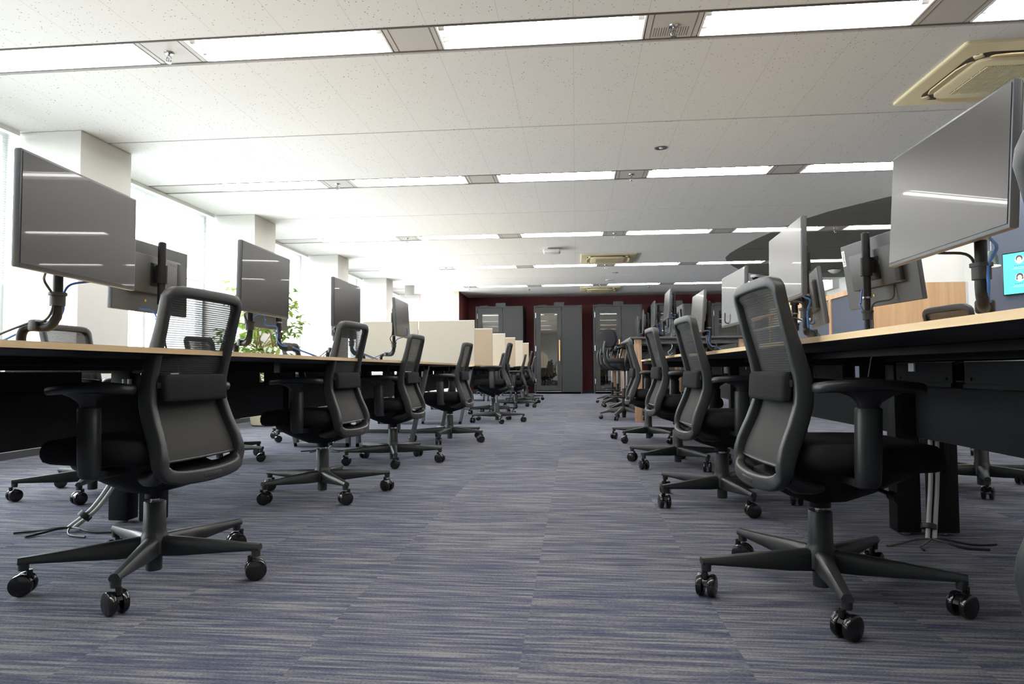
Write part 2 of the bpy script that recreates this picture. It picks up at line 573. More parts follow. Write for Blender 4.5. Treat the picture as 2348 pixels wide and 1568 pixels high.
STRIPS = [0.98, 4.18, 7.38, 10.58, 13.78, 16.98]
LAMP_X = [-0.205 + 1.665 * k for k in range(-2, 5)]
b = MB()
edges = []
ys = [Y0 - 0.1]
bands = []          # board bands between strips and grooves
cur = Y0 - 0.1
for s in STRIPS:
    if s - 1.58 > cur:
        bands.append((cur, s - 1.58 - 0.011)); cur = s - 1.58 + 0.011
    bands.append((cur, s - 0.185)); cur = s + 0.185
bands.append((cur, 18.589)); bands.append((18.611, Y1 + 0.1))
for y0, y1 in bands:
    b.bx(-5.2, XR, y0, y1, H, H + 0.03, mi=0)
b.bx(-5.2, XR, Y0 - 0.1, Y1 + 0.1, H + 0.14, H + 0.2, mi=1)
for s in STRIPS:
    for sg in (-1, 1):          # metal edge bars of the lamp strips
        b.bx(-5.2, XR, s + sg * 0.157 - 0.006, s + sg * 0.157 + 0.006, H + 0.002, H + 0.06, mi=1)
        b.bx(-5.2, XR, s + sg * 0.174 - 0.011, s + sg * 0.174 + 0.011, H + 0.008, H + 0.03, mi=2)
    xs = [-5.2] + [v for x in LAMP_X for v in (x - 0.665, x + 0.665)] + [XR]
    for i in range(0, len(xs), 2):
        a, c = xs[i], xs[i + 1]
        b.bx(a + 0.002, c - 0.002, s - 0.15, s + 0.15, H + 0.006, H + 0.03, mi=2)
        if c - a < 0.5:
            for q in (a + 0.035, c - 0.035):
                b.bx(q - 0.002, q + 0.002, s - 0.15, s + 0.15, H + 0.0045, H + 0.007, mi=1)
struct(b.build('ceiling', [M['ceil'], M['groove'], M['strip_panel']], smooth=0))

# dark painted zone of the ceiling with a curved outline
OUT = [(6.6, 7.2), (7.2, 5.9), (7.9, 4.75), (8.67, 3.93), (9.4, 3.46), (9.9, 3.27), (10.6, 3.11), (11.3, 2.98), (12.0, 2.90), (12.6, 2.86), (13.1, 2.88),
       (13.6, 3.02), (14.23, 3.28), (14.89, 3.61), (15.39, 3.95), (15.81, 4.42), (16.1, 5.1), (16.25, 6.0)]
def xo(y):
    for (a, xa), (c, xc) in zip(OUT, OUT[1:]):
        if a <= y <= c:
            return xa + (xc - xa) * (y - a) / (c - a)
    return 8.9
b = MB()
for y0, y1 in bands:
    y0, y1 = max(y0, OUT[0][0]), min(y1, OUT[-1][0])
    if y1 - y0 < 0.02:
        continue
    n = 10
    ysamp = [y0 + (y1 - y0) * i / n for i in range(n + 1)]
    poly = [(xo(y), y) for y in ysamp] + [(9.0, y1), (9.0, y0)]
    b.prism(poly, H - 0.004, H + 0.0005)
struct(b.build('ceiling_dark', M['dark_ceiling'], smooth=0))

# pillars
for i, (a, c) in enumerate(PIL):
    p = MB(); p.bx(-5.2, -4.35, a, c, 0, H, bev=0.012)
    struct(p.build('pillar', M['pillar']))

# left wall: low wall under the windows, solid stretch behind the camera
b = MB()
b.bx(-5.2, WALL_X - 0.02, Y0, PIL[0][0], 0, H)
b.bx(-5.2, -4.24, Y0, Y1, 0.0, 0.60)
struct(b.build('wall_left', M['white_paint'], smooth=0))
b = MB(); b.bx(-4.24, -4.228, Y0, Y1, 0.0, 0.055)
struct(b.build('baseboard_left', M['baseboard'], smooth=0))

def window(idx, axis_pts, z0=0.60, z1=H):
    (xa, ya), (xb, yb) = axis_pts
    L = math.hypot(xb - xa, yb - ya)
    ang = math.atan2(yb - ya, xb - xa)
    fr = MB()
    w = 0.05
    fr.bx(0, L, -0.04, 0.04, z0, z0 + w); fr.bx(0, L, -0.04, 0.04, z1 - w, z1)
    fr.bx(0, w, -0.04, 0.04, z0 + w, z1 - w); fr.bx(L - w, L, -0.04, 0.04, z0 + w, z1 - w)
    fr.bx(L / 2 - w / 2, L / 2 + w / 2, -0.04, 0.04, z0 + w, z1 - w)
    o = struct(fr.build('window_%d' % idx, M['alu'], smooth=0, loc=(xa, ya, 0), rot=(0, 0, ang)))
    for k in range(2):
        g = MB()
        g.bx(w + k * (L / 2 - w / 2), L / 2 - w / 2 + k * (L / 2 - w / 2), -0.004, 0.004, z0 + w, z1 - w)
        g.build('pane', M['glass'], o, smooth=0)
    return o
for i, (a, c) in enumerate(WIN):
    window(i + 1, ((-5.10, a), (-5.10, c)))
window(len(WIN) + 1, ((-4.98, Y1 + 0.05), (-3.3, Y1 + 0.05)))

# venetian blinds
def blind(a, c, z_low, label):
    t = thing('venetian_blind', label, 'blind', (-4.94, (a + c) / 2, 0), 0, 'white venetian blinds in the windows')
    L = c - a - 0.06
    h = MB(); h.bx(-0.03, 0.03, -L / 2, L / 2, H - 0.045, H - 0.001)
    h.build('head_rail', M['white_plastic'], t, smooth=0)
    s = MB()
    z = H - 0.07
    while z > z_low:
        s.box((0, 0, z), (0.026, L, 0.0012), m=Matrix.Translation((0, 0, z)) @ Matrix.Rotation(math.radians(27), 4, 'Y') @ Matrix.Translation((0, 0, -z)))
        z -= 0.0215
    s.build('slats', M['blind'], t, smooth=0)
    r = MB(); r.bx(-0.013, 0.013, -L / 2, L / 2, z_low - 0.03, z_low - 0.008, bev=0.004)
    r.build('bottom_rail', M['white_plastic'], t)
    for k in (-0.3, 0.3):
        q = MB(); q.cyl((0.016, k * L, z_low - 0.02), (0.016, k * L, H - 0.05), 0.0018, seg=6)
        q.build('ladder_cord', M['white_plastic'], t)
blind(PIL[0][1], PIL[1][0], 1.2, 'white venetian blind in the window beside the viewpoint, outside the picture')
blind(PIL[1][1], PIL[2][0], 1.45, 'white venetian blind lowered low in the nearest window, left of the first pillar')
blind(PIL[2][1], PIL[3][0], 1.86, 'white venetian blind half lowered between the first and second pillars')
blind(PIL[3][1], PIL[4][0], 1.70, 'white venetian blind between the second and third pillars, behind the potted tree')
blind(PIL[4][1], PIL[5][0], 1.86, 'white venetian blind between the third and fourth pillars')
blind(PIL[5][1], PIL[6][0], 1.86, 'white venetian blind between the fourth and fifth pillars')

# back walls
b = MB(); b.bx(-3.3, 5.3, 19.5, 19.65, 0, H); b.bx(-3.3, -3.16, 17.87, 19.5, 0, H)
struct(b.build('wall_back', M['maroon'], smooth=0))
b = MB(); b.bx(-3.3, -3.155, 17.85, 17.87, 0, H)
struct(b.build('trim_1', mat('pale_wood_edge', (214, 196, 172), 0.5, var=0.03), smooth=0))
b = MB(); b.bx(5.15, XR, 17.4, 17.5, 0, H); b.bx(5.15, 5.3, 17.5, 19.5, 0, H)
struct(b.build('wall_back_right', M['beige_wall'], smooth=0))
b = MB(); b.bx(6.3, XR, 15.2, 17.4, 2.45, H); b.bx(6.15, 6.3, 16.6, 17.4, 2.58, H)
struct(b.build('trim_2', M['white_paint'], smooth=0))
b = MB(); b.bx(-3.3, 5.3, 19.488, 19.5, 0, 0.06)
struct(b.build('baseboard_back', M['baseboard'], smooth=0))
b = MB(); b.bx(XR, XR + 0.1, Y0, 17.5, 0, H)
struct(b.build('wall_right', M['white_paint'], smooth=0))
b = MB(); b.bx(-5.2, XR, Y0 - 0.1, Y0, 0, H)
struct(b.build('wall_front', M['white_paint'], smooth=0))

# right-hand side: oak-clad low wall, white wall, slanted navy wall
b = MB(); b.bx(3.43, 4.44, 8.05, 8.12, 0, 1.635)
struct(b.build('wall_oak', M['panel_wood'], smooth=0))
b = MB()
b.prism([(4.44, 8.05), (4.47, 8.05), (4.56, 8.0), (4.60, 8.06), (4.44, 8.12)], 0, 1.635)
b.bx(3.95, 4.66, 8.30, 8.40, 0, H)
b.prism([(4.56, 8.0), (4.60, 8.06), (4.66, 8.3), (4.56, 8.3)], 0, H)
b.prism([(3.43, 8.12), (4.44, 8.12), (4.58, 8.08), (4.58, 8.30), (3.95, 8.30), (3.43, 8.2)], 1.585, 1.633)
struct(b.build('wall_white', M['white_paint'], smooth=0))
_d = Vector((0.449, -0.893, 0)).normalized()
NAV_RZ = math.atan2(_d.y, _d.x)
b = MB(); b.bx(0, 5.0, 0, 0.1, 0, H)
struct(b.build('wall_navy', M['navy'], smooth=0, loc=(4.56, 8.0, 0), rot=(0, 0, NAV_RZ)))

# oak framed navy screen along the far side of the right desks
t = thing('office_screen', 'navy office screen in an oak frame beyond the right-hand desks', 'screen', (3.4, 8.05, 0), PI / 2)
f = MB()
LS = 5.2
f.bx(0, LS, -0.03, 0.03, 1.565, 1.625)
f.bx(0, LS, -0.03, 0.03, 0.0, 0.05)
for q in (1.14, 2.6, 3.9, LS - 0.05):
    f.bx(q, q + 0.07, -0.03, 0.03, 0.05, 1.565)
f.build('frame', M['panel_wood'], t, smooth=0)
f = MB(); f.bx(0.0, 1.14, -0.015, 0.015, 0.05, 1.565)
f.build('panel', M['navy'], t, smooth=0)
for a, c in ((1.21, 2.6), (2.67, 3.9), (3.97, LS - 0.05)):
    f = MB(); f.bx(a, c, -0.015, 0.015, 0.05, 1.36)
    f.build('panel', M['navy'], t, smooth=0)
    f = MB(); f.bx(a, c, -0.02, 0.02, 1.36, 1.39)
    f.build('rail', M['white_plastic'], t, smooth=0)

# ------------------------------------------------------------ ceiling fittings
SN = {-2.22: 'farther behind the viewpoint', 0.98: 'just behind the viewpoint', 4.18: 'in the nearest ceiling strip', 7.38: 'in the second ceiling strip',
      10.58: 'in the third ceiling strip', 13.78: 'in the fourth ceiling strip', 16.98: 'in the farthest ceiling strip'}
def make_lamp():
    t = thing('fluorescent_light', 'lamp', 'ceiling light')
    h = MB()
    w, d, z0, z1 = 0.66, 0.148, 0.004, 0.085
    h.bx(-w, w, -d, d, z1, z1 + 0.012)
    h.rings([[Vector((-w, -d, z0)), Vector((-w, -d + 0.004, z0)), Vector((-w, -d + 0.03, z1)), Vector((-w, -d, z1))],
             [Vector((w, -d, z0)), Vector((w, -d + 0.004, z0)), Vector((w, -d + 0.03, z1)), Vector((w, -d, z1))]])
    h.rings([[Vector((-w, d, z0)), Vector((-w, d - 0.004, z0)), Vector((-w, d - 0.03, z1)), Vector((-w, d, z1))],
             [Vector((w, d, z0)), Vector((w, d - 0.004, z0)), Vector((w, d - 0.03, z1)), Vector((w, d, z1))]])
    h.bx(-w, -w + 0.012, -d, d, z0, z1); h.bx(w - 0.012, w, -d, d, z0, z1)
    h.rings([[Vector((-w + 0.02, -0.02, z1)), Vector((-w + 0.02, 0.02, z1)), Vector((-w + 0.02, 0.006, z0 + 0.03)), Vector((-w + 0.02, -0.006, z0 + 0.03))],
             [Vector((w - 0.02, -0.02, z1)), Vector((w - 0.02, 0.02, z1)), Vector((w - 0.02, 0.006, z0 + 0.03)), Vector((w - 0.02, -0.006, z0 + 0.03))]])
    h.build('housing', M['lamp_white'], t, smooth=0)
    for sy in (-0.075, 0.075):
        q = MB(); q.cyl((-w + 0.05, sy, 0.035), (w - 0.05, sy, 0.035), 0.0155, seg=10)
        q.build('tube', M['tube'], t, smooth=60)
        for sx in (-1, 1):
            q = MB(); q.cyl((sx * (w - 0.05), sy, 0.035), (sx * (w - 0.012), sy, 0.035), 0.017, seg=10)
            q.build('tube_holder', M['white_plastic'], t)
    return t
lamp0 = make_lamp()
first = True
for s in STRIPS:
    for k, x in enumerate(LAMP_X):
        if s > 17.5:
            continue
        lab = 'twin tube ceiling light, %s from the windows %s' % (ORD[k], SN[s])
        if s < 4:
            lab = 'twin tube ceiling light overhead, %s from the windows, %s' % (ORD[k], SN[s])
        if first:
            lamp0.location = (x, s, H); lamp0['label'] = lab; lamp0['group'] = 'fluorescent ceiling lights'; first = False
        else:
            dup(lamp0, (x, s, H), 0, lab, 'fluorescent ceiling lights')

def make_sprinkler():
    t = thing('sprinkler_head', 'x', 'sprinkler')
    q = MB(); q.lathe([(0.032, 0), (0.03, -0.006), (0.012, -0.010)], 16)
    q.build('cover_ring', M['chrome'], t)
    q = MB()
    q.cyl((0, 0, -0.008), (0, 0, -0.03), 0.008, seg=10)
    for sx in (-1, 1):
        q.tube(bez([(sx * 0.006, 0, -0.028), (sx * 0.018, 0, -0.042), (sx * 0.014, 0, -0.058), (0, 0, -0.068)], 4), 0.0032, 6)
    q.cyl((0, 0, -0.03), (0, 0, -0.066), 0.003, seg=6)
    q.build('body', M['chrome'], t)
    q = MB(); q.lathe([(0.017, -0.068), (0.017, -0.0705), (0.004, -0.0715)], 14)
    q.build('deflector', M['chrome'], t)
    return t
spr0 = make_sprinkler()
spr0['group'] = 'sprinkler heads between the ceiling lights'
first = True
for s in STRIPS[1:]:
    for x, wd in ((-2.72, 'near the windows'), (0.63, 'above the aisle'), (3.98, 'toward the right')):
        lab = 'chrome sprinkler head %s %s' % (SN[s], wd)
        if first:
            spr0.location = (x, s, H + 0.006); spr0['label'] = lab; first = False
        else:
            dup(spr0, (x, s, H + 0.006), 0, lab)
# slotted vent panel beside the middle sprinkler of the nearest strip
t = thing('vent_panel', 'small slotted vent panel between two lights in the nearest ceiling strip', 'vent', (0.62, 4.25, H + 0.006), 0)
q = MB()
for i in range(15):
    q.bx(-0.105 + i * 0.015 - 0.002, -0.105 + i * 0.015 + 0.002, -0.055, 0.055, -0.0012, 0.0)
q.build('slots', M['groove'], t, smooth=0)
q = MB(); q.bx(-0.125, 0.125, -0.07, 0.07, -0.0005, 0.0005)
q.build('plate', M['strip_panel'], t, smooth=0)

def rrect(w, h, r, n=5):
    out = []
    for cx, cy, a0 in ((w - r, h - r, 0), (-w + r, h - r, 90), (-w + r, -h + r, 180), (w - r, -h + r, 270)):
        for i in range(n + 1):
            a = math.radians(a0 + 90 * i / n)
            out.append((cx + r * math.cos(a), cy + r * math.sin(a)))
    return out

def make_ac():
    t = thing('ceiling_air_conditioner', 'x', 'air conditioner')
    p = MB()
    o = rrect(0.52, 0.52, 0.02)
    p.rings([[Vector((x, y, 0.0)) for x, y in o], [Vector((x, y, -0.018)) for x, y in o],
             [Vector((x * 0.985, y * 0.985, -0.024)) for x, y in o]])
    p.build('outer_panel', M['ac_cream'], t)
    s = MB()
    o = rrect(0.40, 0.40, 0.12, 8)
    s.prism(o, -0.028, -0.023)
    s.build('air_outlet', M['ac_slot'], t)
    g = MB()
    o = rrect(0.335, 0.335, 0.10, 8)
    g.rings([[Vector((x, y, -0.02)) for x, y in o], [Vector((x, y, -0.045)) for x, y in o], [Vector((x * 0.97, y * 0.97, -0.052)) for x, y in o]])
    g.build('centre_panel', M['ac_cream'], t)
    g = MB()
    g.bx(-0.235, 0.235, -0.235, 0.235, -0.0525, -0.05, mi=1)
    for i in range(30):
        x = -0.225 + i * 0.0155
        g.bx(x - 0.004, x + 0.004, -0.235, 0.235, -0.058, -0.052, mi=0)
    for i in range(4):
        y = -0.16 + i * 0.107
        g.bx(-0.235, 0.235, y - 0.004, y + 0.004, -0.0585, -0.0525, mi=0)
    g.build('grille', [M['ac_cream'], M['ac_slot']], t, smooth=0)
    for k in range(4):
        l = MB()
        R = Matrix.Rotation(k * PI / 2, 4, 'Z') @ Matrix.Translation((0, 0.372, -0.036)) @ Matrix.Rotation(math.radians(-12), 4, 'X')
        pl = [(-0.27, -0.036), (0.27, -0.036), (0.255, 0.006), (0.17, 0.034), (-0.17, 0.034), (-0.255, 0.006)]
        l.prism(pl, -0.006, 0.003, m=R)
        l.build('louver', M['ac_louver'], t)
    for k in range(4):
        l = MB()
        l.box((0, 0, 0), (0.06, 0.05, 0.02), 0.006, m=Matrix.Rotation(k * PI / 2 + PI / 4, 4, 'Z') @ Matrix.Translation((0, 0.49, -0.028)))
        l.build('corner_cap', M['ac_cream'], t)
    return t
ac0 = make_ac()
ac0['group'] = 'ceiling air conditioners'
ac0.location = (3.10, 5.09, H); ac0['label'] = 'large cream ceiling air conditioner at the upper right, nearest of the three'
dup(ac0, (0.63, 12.9, H), 0, 'cream ceiling air conditioner between the third and fourth light strips')
dup(ac0, (0.65, 17.82, H), 0, 'cream ceiling air conditioner close to the maroon wall, farthest of the three')

def downlight(x, y, lab):
    t = thing('downlight', lab, 'ceiling light', (x, y, H), 0, 'round recessed downlights')
    q = MB(); q.lathe([(0.03, 0.0), (0.062, 0.0), (0.062, -0.004), (0.05, -0.006), (0.045, -0.003), (0.03, -0.002)], 24, cap0=False, cap1=False)
    q.build('trim_ring', M['steel'], t)
    q = MB(); q.lathe([(0.045, -0.001), (0.03, -0.0015), (0.0, -0.002)], 20)
    q.build('reflector', M['steel'], t)
    q = MB(); q.lathe([(0.018, -0.002), (0.016, -0.007), (0.004, -0.009)], 14)
    q.build('bulb', M['lamp_white'], t)
downlight(0.84, 6.5, 'small round downlight in the ceiling before the second light strip')
downlight(0.88, 14.86, 'small round downlight in the ceiling beyond the fourth light strip')
t = thing('ceiling_speaker', 'flat round white ceiling speaker before the farthest light strip', 'speaker', (0.82, 16.05, H), 0)
q = MB(); q.lathe([(0.10, 0.0), (0.10, -0.006), (0.094, -0.010)], 28); q.build('rim', M['white_plastic'], t)
q = MB(); q.lathe([(0.092, -0.009), (0.05, -0.013), (0.0, -0.014)], 28); q.build('grille', M['strip_panel'], t)
t = thing('wireless_access_point', 'white rounded wireless box hanging under the ceiling above the aisle', 'wireless box', (-0.41, 11.75, H), 0)
q = MB(); q.box((0, 0, -0.055), (0.30, 0.26, 0.06), 0.028, 4); q.build('housing', M['white_plastic'], t)
q = MB(); q.bx(-0.07, 0.07, -0.06, 0.06, -0.026, 0.0); q.build('bracket', M['steel'], t, smooth=0)
t = thing('smoke_detector', 'white domed smoke detector on the dark painted ceiling', 'smoke detector', (5.6, 15.0, H - 0.004), 0)
q = MB(); q.lathe([(0.07, 0), (0.07, -0.012)], 24); q.build('base', M['white_plastic'], t)
q = MB(); q.lathe([(0.13, -0.012), (0.12, -0.03), (0.07, -0.07), (0.03, -0.085), (0.0, -0.088)], 24); q.build('dome', M['white_plastic'], t)
t = thing('dome_camera', 'white and black dome camera on the ceiling above the tall table', 'camera', (4.1, 15.62, H - 0.004), 0)
q = MB(); q.lathe([(0.11, 0), (0.11, -0.04), (0.10, -0.055)], 24); q.build('base', M['white_plastic'], t)
q = MB(); q.lathe([(0.075, -0.055), (0.072, -0.08), (0.05, -0.108), (0.0, -0.118)], 24); q.build('dome', M['black_gloss'], t)
for x, y, lab in ((-1.22, 17.6, 'tiny sensor on the ceiling left of the far cabinets'), (1.9, 17.5, 'tiny sensor on the ceiling right of the farthest air conditioner')):
    t = thing('ceiling_sensor', lab, 'sensor', (x, y, H), 0, 'tiny ceiling sensors')
    q = MB(); q.lathe([(0.03, 0), (0.028, -0.01)], 16); q.build('base', M['strip_panel'], t)
    q = MB(); q.lathe([(0.018, -0.01), (0.016, -0.028), (0.005, -0.034)], 12); q.build('tip', M['grey_steel'], t)
t = thing('hanging_sign', 'blank white sign panel hanging from the ceiling near the far windows', 'sign', (-4.09, 16.15, H), 0)
q = MB(); q.box((0, 0, -0.165), (0.24, 0.04, 0.27), 0.006); q.build('panel', M['strip_panel'], t)
for k in (-0.08, 0.08):
    q = MB(); q.cyl((k, 0, -0.035), (k, 0, 0), 0.005, seg=8); q.build('rod', M['steel'], t)

# pendant lamp on the right
t = thing('pendant_lamp', 'dark green bell shaped pendant lamp glowing beside the navy wall', 'lamp', (4.11, 7.0, 0), 0)
q = MB(); q.cyl((0, 0, 1.808), (0, 0, H), 0.0035, seg=8); q.build('cord', M['label_white'], t)
q = MB(); q.lathe([(0.02, H - 0.03), (0.045, H)], 16); q.build('ceiling_rose', M['white_plastic'], t)
q = MB(); q.lathe([(0.072, 1.660), (0.066, 1.698), (0.052, 1.758), (0.032, 1.806), (0.012, 1.813), (0.012, 1.808), (0.03, 1.800), (0.049, 1.753), (0.063, 1.695), (0.069, 1.660)], 28, cap0=False, cap1=False)
q.build('shade', M['lamp_green'], t)
q = MB(); q.lathe([(0.02, 1.738), (0.034, 1.708), (0.03, 1.683), (0.012, 1.671)], 16); q.build('bulb', M['lamp_glow'], t)
q = MB(); q.lathe([(0.075, 1.660), (0.075, 1.655), (0.066, 1.655), (0.066, 1.660)], 28, cap0=False, cap1=False)
q.build('glowing_rim', M['lamp_glow'], t)

# wall screen
t = thing('wall_display', 'wall display with turquoise picture on the navy wall', 'display', (4.56 + _d.x * 0.295, 8.0 + _d.y * 0.295, -0.108), NAV_RZ)
q = MB(); q.bx(-0.012, 0.792, -0.045, -0.004, 1.54, 2.0, bev=0.004); q.build('casing', M['black_gloss'], t)
q = MB(); q.bx(0, 0.78, -0.0475, -0.045, 1.552, 1.988); q.build('picture', M['tv_cyan'], t, smooth=0)
def disc(bq, cx, cz, r, y, mi=0, sx=1.0):
    bq.rings([[Vector((cx + sx * r * math.cos(2 * PI * j / 24), y, cz + r * math.sin(2 * PI * j / 24))) for j in range(24)],
              [Vector((cx + sx * r * math.cos(2 * PI * j / 24), y + 0.0006, cz + r * math.sin(2 * PI * j / 24))) for j in range(24)]], mi=mi)
for ci in range(3):
    for ri, cz in enumerate((1.915, 1.722)):
        cx = 0.165 + ci * 0.23
        q = MB()
        disc(q, cx, cz, 0.046, -0.0482, 0)
        disc(q, cx, cz + 0.012, 0.034, -0.0490, 1)
        disc(q, cx, cz - 0.002, 0.028, -0.0497, 2, 0.85)
        if ri == 1:
            for sg in (-1, 1):
                disc(q, cx + sg * 0.024, cz - 0.01, 0.012, -0.0495, 1)
        q.build('portrait', [M['tv_pale'], M['tv_hair'], M['tv_skin']], t)
        q = MB()
        for j in range(5):
            q.bx(cx - 0.05 + j * 0.022, cx - 0.036 + j * 0.022, -0.0482, -0.0475, cz - 0.071, cz - 0.061, mi=0)
        q.bx(cx - 0.055, cx + 0.06, -0.0482, -0.0475, cz - 0.084, cz - 0.081, mi=1)
        q.bx(cx - 0.085, cx + 0.06, -0.0482, -0.0475, cz - 0.099, cz - 0.096, mi=1)
        q.build('caption', [M['tv_text'], M['tv_white']], t, smooth=0)

# ------------------------------------------------------------ task chair
def make_caster():
    q = MB()
    for sx in (-1, 1):          # two wheels, axle along y
        m = Matrix.Translation((0.0, sx * 0.0165, 0.032)) @ Matrix.Rotation(PI / 2, 4, 'X')
        q.lathe([(0.026, -0.0095), (0.0305, -0.0075), (0.032, -0.003), (0.032, 0.003), (0.0305, 0.0075), (0.026, 0.0095)], 22, m=m)
    q.cyl((0, -0.02, 0.032), (0, 0.02, 0.032), 0.008, seg=10, mi=1)
    # hood over the wheels
    ring = []
    for j in range(9):
        a = math.radians(20 + 150 * j / 8)
        ring.append((0.029 * math.cos(a), 0.032 + 0.029 * math.sin(a)))
    q.rings([[Vector((x, y, z)) for x, z in ring] for y in (-0.007, 0.007)], mi=0)
    q.cyl((0.016, 0, 0.055), (0.016, 0, 0.074), 0.0085, seg=12, mi=0)
    return q.build('caster', [M['black_gloss'], M['steel']], None, 40)

def make_leg(caster):
    q = MB()
    rings = []
    for x, w, z0, z1 in ((0.02, 0.024, 0.07, 0.132), (0.10, 0.021, 0.072, 0.128), (0.22, 0.0175, 0.082, 0.1195), (0.32, 0.0155, 0.090, 0.113), (0.352, 0.0145, 0.091, 0.1115)):
        rings.append([Vector((x, -w * 0.8, z0)), Vector((x, w * 0.8, z0)), Vector((x, w, z0 + 0.006)), Vector((x, w, z1 - 0.012)), Vector((x, w * 0.6, z1 - 0.002)), Vector((x, 0, z1)),
                      Vector((x, -w * 0.6, z1 - 0.002)), Vector((x, -w, z1 - 0.012)), Vector((x, -w, z0 + 0.006))])
    q.rings(rings)
    q.cyl((0.338, 0, 0.072), (0.338, 0, 0.098), 0.0135, 0.0148, seg=14)
    o = q.build('leg', M['frame_plastic'], None, 40)
    caster.parent = o
    caster.location = (0.338, 0, 0)
    return o

BACKP = [(0.895, -0.172), (0.86, -0.166), (0.80, -0.153), (0.74, -0.137), (0.68, -0.120), (0.63, -0.108), (0.59, -0.104), (0.55, -0.108), (0.50, -0.124), (0.45, -0.146), (0.41, -0.162), (0.375, -0.168), (0.35, -0.160), (0.33, -0.14)]
def back_y(z):
    for (z0, y0), (z1, y1) in zip(BACKP, BACKP[1:]):
        if z1 <= z <= z0:
            return y0 + (y1 - y0) * (z - z0) / (z1 - z0)
    return BACKP[0][1] if z > 0.895 else BACKP[-1][1]
def back_w(z):
    pts = [(0.33, 0.17), (0.36, 0.182), (0.40, 0.184), (0.47, 0.175), (0.56, 0.166), (0.66, 0.164), (0.78, 0.166), (0.9, 0.170)]
    for (z0, w0), (z1, w1) in zip(pts, pts[1:]):
        if z0 <= z <= z1:
            return w0 + (w1 - w0) * (z - z0) / (z1 - z0)
    return pts[-1][1]

